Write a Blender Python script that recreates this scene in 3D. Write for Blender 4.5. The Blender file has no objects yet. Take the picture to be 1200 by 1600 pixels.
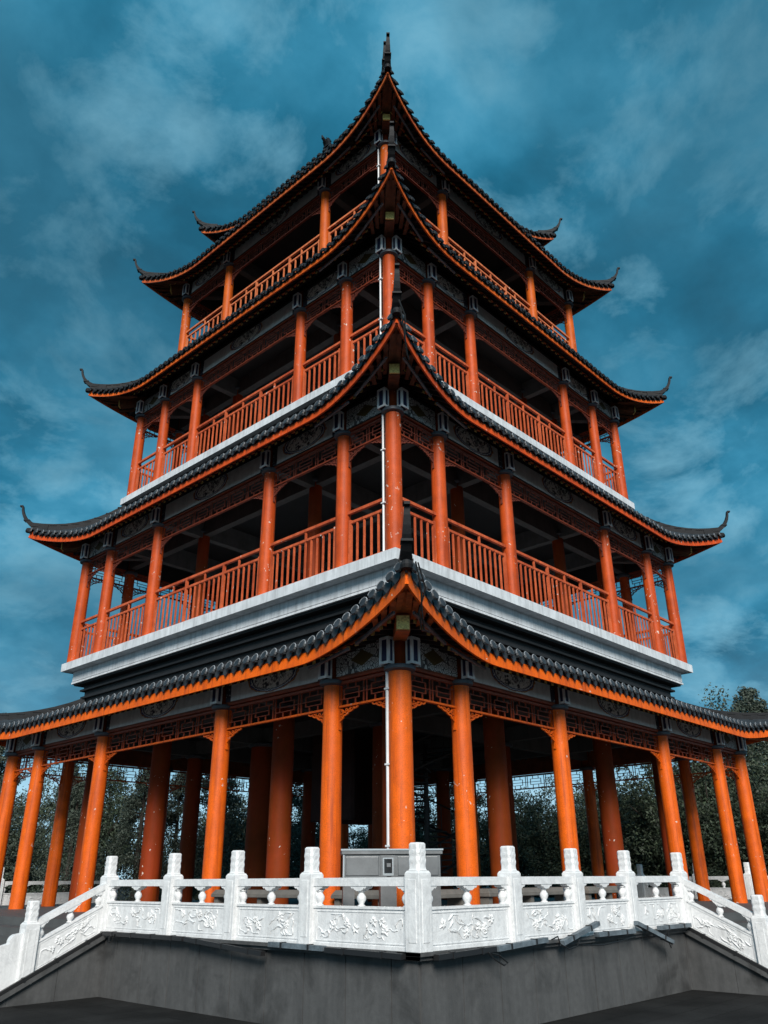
import bpy, math, random
from mathutils import Vector, Matrix
R = math.radians
PI = math.pi
sc = bpy.context.scene

# ---------------------------------------------------------------- camera
cam_d = bpy.data.cameras.new("camera"); cam = bpy.data.objects.new("camera", cam_d)
sc.collection.objects.link(cam); sc.camera = cam
cam_d.sensor_fit = 'HORIZONTAL'; cam_d.sensor_width = 36; cam_d.lens = 36 * 1265.71 / 1200
cam_d.clip_start = 0.1; cam_d.clip_end = 3000
_a = R(45 - 2.069); _p = R(24.398); _r = R(-0.417)
fw = Vector((math.cos(_a) * math.cos(_p), math.sin(_a) * math.cos(_p), math.sin(_p)))
rt = Vector((math.sin(_a), -math.cos(_a), 0)); up = rt.cross(fw)
r2 = rt * math.cos(_r) + up * math.sin(_r); u2 = -rt * math.sin(_r) + up * math.cos(_r)
M = Matrix((r2, u2, -fw)).transposed().to_4x4()
M.translation = Vector((-22.804, -21.437, 0.8)); cam.matrix_world = M

# ---------------------------------------------------------------- light, sky, exposure
SUN_EL, SUN_AZ = R(31), R(226)         # direction the light comes from (azimuth from +x)
wd = bpy.data.worlds.new("World"); sc.world = wd; wd.use_nodes = True
nt = wd.node_tree; nt.nodes.clear()
def N(t, typ, **kw):
    n = t.nodes.new(typ)
    for k, v in kw.items(): setattr(n, k, v)
    return n
def ramp(t, stops, src, interp='LINEAR'):
    n = N(t, 'ShaderNodeValToRGB'); cr = n.color_ramp; cr.interpolation = interp
    while len(cr.elements) < len(stops): cr.elements.new(0.5)
    for e, (p, c) in zip(cr.elements, stops):
        e.position = p; e.color = (c[0], c[1], c[2], 1) if hasattr(c, '__len__') else (c, c, c, 1)
    t.links.new(src, n.inputs[0]); return n.outputs[0]
def mth(t, op, a, b=None, c=None):
    n = N(t, 'ShaderNodeMath', operation=op)
    for i, x in enumerate((a, b, c)):
        if x is None: continue
        if isinstance(x, (int, float)): n.inputs[i].default_value = x
        else: t.links.new(x, n.inputs[i])
    return n.outputs[0]
def mix(t, f, a, b, mode='MIX'):
    n = N(t, 'ShaderNodeMix', data_type='RGBA', blend_type=mode)
    for i, x in ((0, f), (6, a), (7, b)):
        if isinstance(x, (int, float)): n.inputs[i].default_value = x
        elif isinstance(x, (tuple, list)): n.inputs[i].default_value = (x[0], x[1], x[2], 1)
        else: t.links.new(x, n.inputs[i])
    return n.outputs[2]
def noise(t, vec, scale, detail=5, rough=0.55, dist=0.0):
    n = N(t, 'ShaderNodeTexNoise'); n.inputs['Scale'].default_value = scale
    n.inputs['Detail'].default_value = detail; n.inputs['Roughness'].default_value = rough
    n.inputs['Distortion'].default_value = dist
    if vec is not None: t.links.new(vec, n.inputs['Vector'])
    return n.outputs['Fac']
tc = N(nt, 'ShaderNodeTexCoord'); sp = N(nt, 'ShaderNodeSeparateXYZ'); nt.links.new(tc.outputs['Generated'], sp.inputs[0])
zz = mth(nt, 'ADD', mth(nt, 'MAXIMUM', sp.outputs[2], 0.0), 0.32)
cv = N(nt, 'ShaderNodeCombineXYZ')
nt.links.new(mth(nt, 'DIVIDE', sp.outputs[0], zz), cv.inputs[0]); nt.links.new(mth(nt, 'DIVIDE', sp.outputs[1], zz), cv.inputs[1])
big = noise(nt, cv.outputs[0], 2.4, 8, 0.56, 0.2)
med = noise(nt, cv.outputs[0], 5.5, 8, 0.6, 0.3)
mp = N(nt, 'ShaderNodeMapping'); nt.links.new(cv.outputs[0], mp.inputs[0]); mp.inputs['Location'].default_value = (7.3, 2.1, 0)
gr = noise(nt, mp.outputs[0], 2.2, 6, 0.55, 0.3)
base = ramp(nt, [(0.36, (0.005, 0.055, 0.092)), (0.45, (0.010, 0.088, 0.145)), (0.52, (0.020, 0.125, 0.198)), (0.58, (0.034, 0.158, 0.240)), (0.67, (0.075, 0.215, 0.295))], big)
puff = ramp(nt, [(0.50, 0.0), (0.58, 0.5), (0.68, 1.0)], med)
c1 = mix(nt, mth(nt, 'MULTIPLY', puff, 0.65), base, (0.11, 0.255, 0.33))
c2 = mix(nt, mth(nt, 'MULTIPLY', ramp(nt, [(0.42, 0.0), (0.62, 1.0)], gr), 0.55), c1, (0.014, 0.056, 0.084))
hz = ramp(nt, [(0.0, 1.0), (0.09, 0.8), (0.14, 0.12), (0.26, 0.0)], sp.outputs[2])
c3 = mix(nt, mth(nt, 'MULTIPLY', hz, 0.85), c2, (0.30, 0.46, 0.56))
sky = N(nt, 'ShaderNodeTexSky', sky_type='NISHITA', sun_disc=False, sun_elevation=SUN_EL, sun_rotation=PI / 2 - SUN_AZ)
c4 = mix(nt, 1.0, c3, mix(nt, 1.0, sky.outputs[0], (0.002, 0.004, 0.005), 'MULTIPLY'), 'ADD')
bg = N(nt, 'ShaderNodeBackground'); nt.links.new(c4, bg.inputs[0]); bg.inputs[1].default_value = 1.25
wo = N(nt, 'ShaderNodeOutputWorld'); nt.links.new(bg.outputs[0], wo.inputs[0])
sl = bpy.data.lights.new("sun", 'SUN'); so = bpy.data.objects.new("sun", sl); sc.collection.objects.link(so)
sl.energy = 3.2; sl.angle = R(24); sl.color = (1.0, 0.95, 0.88)
so.rotation_euler = Vector((math.cos(SUN_EL) * math.cos(SUN_AZ), math.cos(SUN_EL) * math.sin(SUN_AZ), math.sin(SUN_EL))).to_track_quat('Z', 'Y').to_euler()
sc.view_settings.view_transform = 'Standard'; sc.view_settings.look = 'None'
sc.view_settings.exposure = 0.6; sc.view_settings.gamma = 1.0; sc.view_settings.use_curve_mapping = False

# ---------------------------------------------------------------- materials
MATS = {}
def mat(name, col, rough=0.6, var=0.0, vscale=3.0, bump=0.0, bscale=20.0, spec=0.5, metal=0.0, fn=None, streak=0.0, coat=0.0):
    m = bpy.data.materials.new(name); m.use_nodes = True; t = m.node_tree; b = t.nodes['Principled BSDF']
    b.inputs['Roughness'].default_value = rough; b.inputs['Metallic'].default_value = metal
    b.inputs['Specular IOR Level'].default_value = spec; b.inputs['Coat Weight'].default_value = coat
    co = N(t, 'ShaderNodeTexCoord').outputs['Object']
    c = None
    if var:
        nz = noise(t, co, vscale, 6, 0.6)
        lo = tuple(x * (1 - var) for x in col); hi = tuple(min(1, x * (1 + var)) for x in col)
        c = ramp(t, [(0.3, lo), (0.7, hi)], nz)
    if streak:
        mpn = N(t, 'ShaderNodeMapping'); t.links.new(co, mpn.inputs[0]); mpn.inputs['Scale'].default_value = (5, 5, 0.5)
        sn = noise(t, mpn.outputs[0], 1.6, 6, 0.65)
        c = mix(t, mth(t, 'MULTIPLY', ramp(t, [(0.45, 0.0), (0.75, 1.0)], sn), streak), c if c is not None else col, tuple(x * 0.35 for x in col))
    if fn: c = fn(t, co, c if c is not None else col, b)
    if c is None: b.inputs['Base Color'].default_value = (*col, 1)
    elif isinstance(c, tuple): b.inputs['Base Color'].default_value = (*c, 1)
    else: t.links.new(c, b.inputs['Base Color'])
    if bump:
        bn = N(t, 'ShaderNodeBump'); bn.inputs['Strength'].default_value = bump; bn.inputs['Distance'].default_value = 0.02
        t.links.new(noise(t, co, bscale, 6, 0.6), bn.inputs['Height']); t.links.new(bn.outputs[0], b.inputs['Normal'])
    MATS[name] = m; return m
def peel(amount, tone=(0.62, 0.52, 0.45), dirt=0.35):
    def fn(t, co, c, b):
        oi = N(t, 'ShaderNodeObjectInfo'); va = N(t, 'ShaderNodeVectorMath', operation='ADD')
        cb = N(t, 'ShaderNodeCombineXYZ')
        for i in range(3): t.links.new(mth(t, 'MULTIPLY', oi.outputs['Random'], 37.0 + 11 * i), cb.inputs[i])
        t.links.new(co, va.inputs[0]); t.links.new(cb.outputs[0], va.inputs[1]); v = va.outputs[0]
        mp_ = N(t, 'ShaderNodeMapping'); t.links.new(v, mp_.inputs[0]); mp_.inputs['Scale'].default_value = (1, 1, 0.45)
        d = noise(t, v, 55, 3, 0.7)                       # fine orange-peel mottling of the old paint
        c = mix(t, mth(t, 'MULTIPLY', ramp(t, [(0.46, 0.0), (0.62, 1.0)], d), dirt), c, (0.16, 0.022, 0.006))
        w = noise(t, mp_.outputs[0], 1.1, 4, 0.6)
        c = mix(t, mth(t, 'MULTIPLY', ramp(t, [(0.45, 0.0), (0.7, 1.0)], w), dirt * 1.3), c, (0.3, 0.035, 0.01))
        m2 = N(t, 'ShaderNodeMapping'); t.links.new(v, m2.inputs[0]); m2.inputs['Scale'].default_value = (7, 7, 0.35)
        c = mix(t, mth(t, 'MULTIPLY', ramp(t, [(0.50, 0.0), (0.68, 1.0)], noise(t, m2.outputs[0], 1.5, 5, 0.6)), 0.55), c, (0.20, 0.026, 0.006))
        a = ramp(t, [(0.70 - amount * 0.1, 0.0), (0.715 - amount * 0.1, 1.0)], noise(t, v, 9, 3, 0.55))
        g = ramp(t, [(0.56 - amount * .05, 0.0), (0.60, 1.0)], noise(t, v, 0.9, 2, 0.5))
        return mix(t, mth(t, 'MULTIPLY', a, g), c, tone)
    return fn
ORANGE = mat('orange_column_paint', (0.76, 0.122, 0.002), 0.5, 0.18, 2.0, 0.25, 60, spec=0.3, fn=peel(0.35))
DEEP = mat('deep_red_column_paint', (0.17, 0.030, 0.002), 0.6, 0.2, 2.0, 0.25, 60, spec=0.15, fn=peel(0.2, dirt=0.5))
VERM = mat('vermilion_column_paint', (0.52, 0.074, 0.010), 0.5, 0.25, 2.0, 0.25, 60, spec=0.22, fn=peel(0.5))
AMBER = mat('amber_column_paint', (0.56, 0.105, 0.006), 0.5, 0.2, 2.0, 0.25, 60, spec=0.22, fn=peel(0.4))
FASC = [None,
        mat('orange_fascia_paint', (0.86, 0.135, 0.004), 0.5, 0.2, 1.5, 0.15, 30, spec=0.2, fn=peel(0.25, dirt=0.3)),
        mat('red_fascia_paint', (0.66, 0.085, 0.012), 0.5, 0.15, 1.5, 0.15, 30, spec=0.2, fn=peel(0.3, dirt=0.35)),
        mat('amber_fascia_paint', (0.70, 0.125, 0.012), 0.5, 0.15, 1.5, 0.15, 30, spec=0.2, fn=peel(0.3, dirt=0.35)),
        mat('brown_orange_fascia_paint', (0.56, 0.115, 0.015), 0.55, 0.2, 1.5, 0.15, 30, fn=peel(0.3, dirt=0.45))]
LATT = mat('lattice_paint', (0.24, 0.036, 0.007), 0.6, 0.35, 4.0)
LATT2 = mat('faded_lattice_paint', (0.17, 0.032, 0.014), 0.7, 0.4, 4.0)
RAIL = mat('railing_paint', (0.60, 0.125, 0.045), 0.6, 0.3, 3.0, spec=0.22, fn=peel(0.4, (0.7, 0.6, 0.55), 0.5))
RAIL4 = mat('light_railing_paint', (0.70, 0.20, 0.07), 0.55, 0.25, 3.0, fn=peel(0.4, (0.75, 0.62, 0.5), 0.3))
TILEU = mat('black_roof_tile', (0.014, 0.016, 0.019), 0.65, 0.4, 5.0, 0.4, 30, spec=0.25)
RIM = mat('lit_tile_rim', (0.22, 0.24, 0.26), 0.6, 0.5, 8.0)  # pale colour paints the light caught along the tops of the cap tiles
TILE = mat('slate_roof_tile', (0.026, 0.030, 0.035), 0.5, 0.6, 3.0, 0.5, 30, spec=0.45)
RIDGE = mat('ridge_tile', (0.010, 0.011, 0.013), 0.65, 0.4, 3.0, 0.3, 25, spec=0.25)
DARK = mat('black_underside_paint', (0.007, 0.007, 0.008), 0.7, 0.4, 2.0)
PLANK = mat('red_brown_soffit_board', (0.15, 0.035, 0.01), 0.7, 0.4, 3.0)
RAFT = mat('blue_black_rafter', (0.030, 0.024, 0.026), 0.6, 0.5, 4.0)
GILT = mat('gilded_rafter_end', (0.80, 0.55, 0.18), 0.5, 0.5, 25.0)
WOOD = mat('orange_brown_corner_beam', (0.42, 0.10, 0.018), 0.55, 0.4, 6.0, 0.2, 40)
WOODD = mat('dark_brown_corner_beam', (0.13, 0.040, 0.012), 0.6, 0.5, 6.0, 0.2, 40)
RINGM = mat('slate_column_ring', (0.055, 0.065, 0.08), 0.5, 0.3, 6.0)
WHITE = mat('white_trim_paint', (0.74, 0.75, 0.76), 0.6, 0.15, 5.0, streak=0.3)
NAVY = mat('navy_inset_paint', (0.015, 0.02, 0.07), 0.6)
PALE = mat('pale_beam_paint', (0.45, 0.47, 0.47), 0.7, 0.12, 4.0, streak=0.35)
CONC = mat('grey_concrete_beam', (0.07, 0.072, 0.073), 0.8, 0.25, 2.0, streak=0.4)
SLAB = mat('white_painted_concrete', (0.62, 0.65, 0.68), 0.7, 0.14, 2.0, 0.2, 12, streak=0.55)
def marble_fn(t, co, c, b):
    v = ramp(t, [(0.44, 0.0), (0.5, 1.0), (0.56, 0.0)], noise(t, co, 2.2, 8, 0.62, 1.6))
    c = mix(t, mth(t, 'MULTIPLY', v, 0.28), c, (0.42, 0.43, 0.45))
    g = ramp(t, [(0.5, 0.0), (0.72, 1.0)], noise(t, co, 6.0, 7, 0.7))
    c = mix(t, mth(t, 'MULTIPLY', g, 0.32), c, (0.40, 0.405, 0.41))
    m3 = N(t, 'ShaderNodeMapping'); t.links.new(co, m3.inputs[0]); m3.inputs['Scale'].default_value = (4, 4, 0.6)
    c = mix(t, mth(t, 'MULTIPLY', ramp(t, [(0.5, 0.0), (0.7, 1.0)], noise(t, m3.outputs[0], 1.7, 6, 0.65)), 0.3), c, (0.32, 0.32, 0.31))
    n3 = noise(t, co, 26, 4, 0.7)
    c = mix(t, mth(t, 'MULTIPLY', ramp(t, [(0.6, 0.0), (0.72, 1.0)], n3), 0.35), c, (0.30, 0.30, 0.30))
    return c
MARB = mat('white_marble', (0.76, 0.765, 0.77), 0.45, 0.05, 3.0, 0.35, 14, fn=marble_fn)
MARBD = mat('weathered_marble', (0.30, 0.31, 0.32), 0.6, 0.15, 3.0, 0.3, 14)
def granite_fn(t, co, c, b):
    mpn = N(t, 'ShaderNodeMapping'); t.links.new(co, mpn.inputs[0]); mpn.inputs['Scale'].default_value = (2.2, 2.2, 0.35)
    s = noise(t, mpn.outputs[0], 1.5, 6, 0.65)
    c = mix(t, ramp(t, [(0.42, 0.0), (0.7, 0.5)], s), c, (0.034, 0.035, 0.036))
    p = noise(t, co, 1.1, 5, 0.6, 0.5)
    c = mix(t, mth(t, 'MULTIPLY', ramp(t, [(0.52, 0.0), (0.70, 1.0)], p), 0.65), c, (0.022, 0.022, 0.022))
    return c
GRAN = mat('dark_stained_granite', (0.084, 0.085, 0.086), 0.65, 0.12, 9.0, 0.15, 40, spec=0.25, fn=granite_fn)
PAVE = mat('grey_paving', (0.075, 0.075, 0.074), 0.6, 0.2, 1.5, 0.3, 12)
def flags_fn(t, co, c, b):
    br_ = N(t, 'ShaderNodeTexBrick'); t.links.new(co, br_.inputs['Vector']); br_.inputs['Scale'].default_value = 1.0
    br_.inputs['Mortar Size'].default_value = 0.012; br_.inputs['Brick Width'].default_value = 1.2; br_.inputs['Row Height'].default_value = 0.6
    br_.inputs['Color1'].default_value = (1, 1, 1, 1); br_.inputs['Color2'].default_value = (0.7, 0.7, 0.7, 1); br_.inputs['Mortar'].default_value = (0.25, 0.25, 0.25, 1)
    return mix(t, 1.0, c, br_.outputs[0], 'MULTIPLY')
ASPH = mat('dark_stone_ground', (0.017, 0.017, 0.017), 0.9, 0.5, 0.8, 0.5, 30, spec=0.15, fn=flags_fn)
GREYM = mat('grey_weathered_trough', (0.10, 0.125, 0.145), 0.5, 0.5, 6.0, 0.3, 30)
BLACKM = mat('black_cable_rubber', (0.008, 0.008, 0.008), 0.55)
PIPE = mat('white_plastic_pipe', (0.66, 0.67, 0.68), 0.4, 0.1, 3.0)
STEEL = mat('brushed_steel', (0.17, 0.173, 0.177), 0.36, 0.2, 3.0, metal=0.75, bump=0.05)
STEELB = mat('bright_steel_edge', (0.55, 0.56, 0.57), 0.25, metal=0.7)
GLOSS = mat('dark_display_glass', (0.02, 0.02, 0.02), 0.12)
BENCH = mat('grey_brown_stone_bench', (0.13, 0.12, 0.108), 0.75, 0.2, 4.0, 0.2, 25)
FARW = mat('whitewashed_far_wall', (0.34, 0.37, 0.40), 0.85, 0.15, 0.6, streak=0.3)
BARK = mat('dark_bark', (0.035, 0.028, 0.022), 0.9, 0.3, 6.0, 0.6, 20)
GUTR = mat('iron_black', (0.012, 0.012, 0.013), 0.5)
def leafmat(name, a, b_):
    def fn(t, co, c, b):
        g = N(t, 'ShaderNodeNewGeometry')
        return mix(t, g.outputs['Random Per Island'], a, b_)
    m = mat(name, a, 0.6, fn=fn, spec=0.35); return m
LEAF = [leafmat('dark_broad_leaves', (0.022, 0.030, 0.021), (0.075, 0.095, 0.062)),
        leafmat('grey_green_needles', (0.026, 0.036, 0.028), (0.08, 0.102, 0.076)),
        leafmat('deep_green_leaves', (0.015, 0.022, 0.015), (0.055, 0.078, 0.045))]
def panel_fn(t, co, c, b):
    uv = N(t, 'ShaderNodeUVMap').outputs[0]; s = N(t, 'ShaderNodeSeparateXYZ'); t.links.new(uv, s.inputs[0])
    u, v = s.outputs[0], s.outputs[1]
    nw = noise(t, uv, 9, 3, 0.6)
    d = mth(t, 'SQRT', mth(t, 'ADD', mth(t, 'POWER', mth(t, 'DIVIDE', mth(t, 'ABSOLUTE', u), 0.95), 2.0), mth(t, 'POWER', mth(t, 'DIVIDE', mth(t, 'ABSOLUTE', mth(t, 'SUBTRACT', v, 0.10)), 0.37), 2.0)))
    d = mth(t, 'ADD', d, mth(t, 'MULTIPLY', mth(t, 'SUBTRACT', nw, 0.5), 0.22))
    scene_ = ramp(t, [(0.40, (0.03, 0.035, 0.05)), (0.47, (0.30, 0.3, 0.28)), (0.52, (0.85, 0.84, 0.78)), (0.62, (0.75, 0.76, 0.74)), (0.66, (0.06, 0.07, 0.09))], noise(t, uv, 5.5, 5, 0.62, 1.2))
    c = mix(t, ramp(t, [(0.80, 1.0), (0.82, 0.0)], d, 'LINEAR'), c, scene_)
    ringc = ramp(t, [(0.80, (0.4, 0.4, 0.38)), (0.84, (0.02, 0.03, 0.09)), (0.90, (0.75, 0.75, 0.72)), (0.94, (0.06, 0.09, 0.2)), (1.0, (0.7, 0.7, 0.66)), (1.03, (0.4, 0.18, 0.04))], d, 'CONSTANT')
    inr = mth(t, 'MULTIPLY', mth(t, 'GREATER_THAN', d, 0.80), mth(t, 'LESS_THAN', d, 1.06))
    c = mix(t, inr, c, ringc)
    bd = mth(t, 'GREATER_THAN', mth(t, 'ABSOLUTE', v), 0.295)
    return mix(t, mth(t, 'MULTIPLY', bd, 0.7), c, (0.45, 0.47, 0.48))
PANEL = mat('painted_medallion_panel', (0.62, 0.64, 0.63), 0.7, 0.15, 5.0, streak=0.25, fn=panel_fn)
def scroll_fn(t, co, c, b):
    uv = N(t, 'ShaderNodeUVMap').outputs[0]; s = N(t, 'ShaderNodeSeparateXYZ'); t.links.new(uv, s.inputs[0])
    vo = N(t, 'ShaderNodeTexVoronoi', feature='DISTANCE_TO_EDGE'); vo.inputs['Scale'].default_value = 9; t.links.new(uv, vo.inputs['Vector'])
    c = mix(t, ramp(t, [(0.05, 1.0), (0.12, 0.0), (0.3, 0.6)], vo.outputs['Distance']), c, (0.06, 0.06, 0.065))
    d = mth(t, 'ADD', mth(t, 'MULTIPLY', mth(t, 'ABSOLUTE', s.outputs[0]), 0.8), mth(t, 'MULTIPLY', mth(t, 'ABSOLUTE', s.outputs[1]), 1.6))
    return mix(t, mth(t, 'LESS_THAN', d, 0.30), c, (0.09, 0.065, 0.02))
SCROLL = mat('scroll_painted_panel', (0.62, 0.64, 0.63), 0.7, 0.12, 5.0, fn=scroll_fn)
def dots_fn(t, co, c, b):
    uv = N(t, 'ShaderNodeUVMap').outputs[0]
    ck = N(t, 'ShaderNodeTexVoronoi'); ck.inputs['Scale'].default_value = 12; t.links.new(uv, ck.inputs['Vector'])
    return mix(t, mth(t, 'LESS_THAN', ck.outputs['Distance'], 0.25), c, (0.3, 0.32, 0.33))
DOTS = mat('navy_dotted_border', (0.018, 0.02, 0.035), 0.7, fn=dots_fn)

# ---------------------------------------------------------------- mesh helpers
class MB:
    def __init__(s): s.v = []; s.f = []; s.m = []; s.uv = {}
    def add(s, vs, fs, mi=0):
        o = len(s.v); s.v += [tuple(p) for p in vs]
        for f in fs: s.f.append(tuple(i + o for i in f)); s.m.append(mi)
        return o
    HX = [(0, 3, 2, 1), (4, 5, 6, 7), (0, 1, 5, 4), (1, 2, 6, 5), (2, 3, 7, 6), (3, 0, 4, 7)]
    def box(s, c, d, mi=0, rz=0.0):
        x, y, z = d[0] / 2, d[1] / 2, d[2] / 2; ca, sa = math.cos(rz), math.sin(rz)
        pts = [(-x, -y, -z), (x, -y, -z), (x, y, -z), (-x, y, -z), (-x, -y, z), (x, -y, z), (x, y, z), (-x, y, z)]
        s.add([(c[0] + a * ca - b * sa, c[1] + a * sa + b * ca, c[2] + e) for a, b, e in pts], s.HX, mi)
    def b6(s, x0, x1, y0, y1, z0, z1, mi=0): s.box(((x0 + x1) / 2, (y0 + y1) / 2, (z0 + z1) / 2), (x1 - x0, y1 - y0, z1 - z0), mi)
    def frust(s, c, w0, w1, z0, z1, mi=0):       # square frustum
        a, b = w0, w1
        s.add([(c[0] - a[0], c[1] - a[1], z0), (c[0] + a[0], c[1] - a[1], z0), (c[0] + a[0], c[1] + a[1], z0), (c[0] - a[0], c[1] + a[1], z0),
               (c[0] - b[0], c[1] - b[1], z1), (c[0] + b[0], c[1] - b[1], z1), (c[0] + b[0], c[1] + b[1], z1), (c[0] - b[0], c[1] + b[1], z1)], s.HX, mi)
    def bar(s, p, q, w, h, mi=0, upv=(0, 0, 1), w2=None, h2=None):
        p, q = Vector(p), Vector(q); d = (q - p)
        if d.length < 1e-6: return
        d.normalize(); u = Vector(upv); sd = d.cross(u)
        if sd.length < 1e-4: sd = d.cross(Vector((1, 0, 0)))
        sd.normalize(); u = sd.cross(d); w2 = w if w2 is None else w2; h2 = h if h2 is None else h2
        s.add([p - sd * w / 2 - u * h / 2, p + sd * w / 2 - u * h / 2, q + sd * w2 / 2 - u * h2 / 2, q - sd * w2 / 2 - u * h2 / 2,
               p - sd * w / 2 + u * h / 2, p + sd * w / 2 + u * h / 2, q + sd * w2 / 2 + u * h2 / 2, q - sd * w2 / 2 + u * h2 / 2], s.HX, mi)
    def sweep(s, pts, ws, hs, mi=0, upv=(0, 0, 1)):  # rectangular section along a polyline, one closed strip
        P = [Vector(p) for p in pts]; n = len(P); o = len(s.v)
        for i in range(n):
            d = (P[min(i + 1, n - 1)] - P[max(i - 1, 0)]).normalized(); u = Vector(upv); sd = d.cross(u).normalized(); u = sd.cross(d)
            w = ws[i] if hasattr(ws, '__len__') else ws; h = hs[i] if hasattr(hs, '__len__') else hs
            for a, b in ((-1, -1), (1, -1), (1, 1), (-1, 1)): s.v.append(tuple(P[i] + sd * a * w / 2 + u * b * h / 2))
        for i in range(n - 1):
            for k in range(4):
                s.f.append((o + i * 4 + k, o + i * 4 + (k + 1) % 4, o + (i + 1) * 4 + (k + 1) % 4, o + (i + 1) * 4 + k)); s.m.append(mi)
        s.f.append((o + 3, o + 2, o + 1, o)); s.m.append(mi); e = o + (n - 1) * 4; s.f.append((e, e + 1, e + 2, e + 3)); s.m.append(mi)
    def tube(s, pts, r, n=8, mi=0, cap=True):
        P = [Vector(p) for p in pts]; k = len(P); o = len(s.v); ref = Vector((0.13, 0.07, 1))
        for i in range(k):
            d = (P[min(i + 1, k - 1)] - P[max(i - 1, 0)]).normalized(); a = d.cross(ref)
            if a.length < 1e-3: a = d.cross(Vector((1, 0, 0)))
            a.normalize(); b = d.cross(a); rr = r[i] if hasattr(r, '__len__') else r
            for j in range(n):
                t = 2 * PI * j / n; s.v.append(tuple(P[i] + (a * math.cos(t) + b * math.sin(t)) * rr))
        for i in range(k - 1):
            for j in range(n):
                s.f.append((o + i * n + j, o + i * n + (j + 1) % n, o + (i + 1) * n + (j + 1) % n, o + (i + 1) * n + j)); s.m.append(mi)
        if cap:
            s.f.append(tuple(o + j for j in range(n))[::-1]); s.m.append(mi)
            s.f.append(tuple(o + (k - 1) * n + j for j in range(n))); s.m.append(mi)
    def lathe(s, prof, c=(0, 0, 0), n=24, mi=0):
        o = len(s.v); k = len(prof)
        for r, z in prof:
            for j in range(n):
                t = 2 * PI * j / n; s.v.append((c[0] + r * math.cos(t), c[1] + r * math.sin(t), c[2] + z))
        for i in range(k - 1):
            for j in range(n):
                s.f.append((o + i * n + j, o + i * n + (j + 1) % n, o + (i + 1) * n + (j + 1) % n, o + (i + 1) * n + j)); s.m.append(mi)
        s.f.append(tuple(o + j for j in range(n))[::-1]); s.m.append(mi)
        s.f.append(tuple(o + (k - 1) * n + j for j in range(n))); s.m.append(mi)
    def quad(s, a, b, c, d, mi=0, uv=None):
        s.add([a, b, c, d], [(0, 1, 2, 3)], mi)
        if uv: s.uv[len(s.f) - 1] = uv
    def prism(s, poly, y0, y1, mi=0):            # poly in x,z ; extruded along y
        n = len(poly)
        s.add([(x, y0, z) for x, z in poly] + [(x, y1, z) for x, z in poly],
              [tuple(range(n)), tuple(range(n, 2 * n))[::-1]] + [(i, i + n, (i + 1) % n + n, (i + 1) % n) for i in range(n)], mi)
    def build(s, name, mats, parent=None, smooth=False, loc=None, rz=0.0, bevel=0.0):
        me = bpy.data.meshes.new(name); me.from_pydata(s.v, [], s.f); me.update()
        if not isinstance(mats, (list, tuple)): mats = [mats]
        for m in mats: me.materials.append(m)
        me.polygons.foreach_set('material_index', s.m)
        if s.uv:
            ul = me.uv_layers.new(name='UVMap')
            for fi, uvs in s.uv.items():
                for li, q in zip(me.polygons[fi].loop_indices, uvs): ul.data[li].uv = q
        if smooth:
            me.polygons.foreach_set('use_smooth', [True] * len(me.polygons))
            try: me.set_sharp_from_angle(angle=R(38))
            except Exception: pass
        ob = bpy.data.objects.new(name, me); sc.collection.objects.link(ob)
        if parent: ob.parent = parent
        if loc: ob.location = loc
        ob.rotation_euler = (0, 0, rz)
        if bevel:
            b = ob.modifiers.new('bevel', 'BEVEL'); b.width = bevel; b.segments = 2; b.limit_method = 'ANGLE'; b.angle_limit = R(50)
        return ob
def rot(p, k):
    x, y = p[0], p[1]
    for _ in range(k % 4): x, y = y, -x
    return (x, y, p[2])
def put(src, first, loc, k, parent, kids=()):
    """the first call uses the object itself, later ones copy it with its children"""
    o = src if first else src.copy()
    if not first:
        sc.collection.objects.link(o)
        for ch in list(src.children):
            if ch.get('_c', 1): c = ch.copy(); sc.collection.objects.link(c); c.parent = o
    o.parent = parent; o.location = rot(loc, k); o.rotation_euler = (0, 0, -k * PI / 2); return o
def thing(name, label, cat, loc=(0, 0, 0), rz=0.0, group=None):
    o = bpy.data.objects.new(name, None); sc.collection.objects.link(o); o.location = loc; o.rotation_euler = (0, 0, rz)
    o.empty_display_size = 0.3; tag(o, label, cat, group); return o
def tag(o, label, cat, group=None):
    o['label'] = label; o['category'] = cat
    if group: o['group'] = group
    return o
def structure(o): o['kind'] = 'structure'; return o

# ---------------------------------------------------------------- dimensions recovered from the photograph
FL = {1: dict(W=9.54, n=2.13, m=4.29, zf=0.0, zt=4.99, r=0.23), 2: dict(W=8.42, n=1.92, m=3.35, zf=8.44, zt=12.57, r=0.21),
      3: dict(W=7.43, n=1.935, m=2.343, zf=15.5, zt=19.41, r=0.2), 4: dict(W=6.43, n=3.29, m=0, zf=22.05, zt=25.96, r=0.2)}
ROOF = {1: dict(fh=.35, em=10.66, ec=11.64, zm=5.30, h=0.70, a=7.44, p=1.5, ri=7.9, zi=6.8),
        2: dict(fh=.29, em=9.5, ec=10.25, zm=12.85, h=0.86, a=6.2, p=1.7, ri=7.35, zi=15.1),
        3: dict(fh=.24, em=8.62, ec=9.22, zm=19.78, h=0.83, a=5.2, p=2.0, ri=6.75, zi=22.0),
        4: dict(fh=.25, em=7.53, ec=8.07, zm=26.1, h=0.92, a=4.0, p=2.0, ri=5.0, zi=28.7),
        5: dict(fh=.22, em=5.75, ec=6.25, zm=29.35, h=0.85, a=3.0, p=2.0, ri=3.4, zi=31.4)}
TW = 12.52; GZ = -1.40; BZ = -0.18

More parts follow.
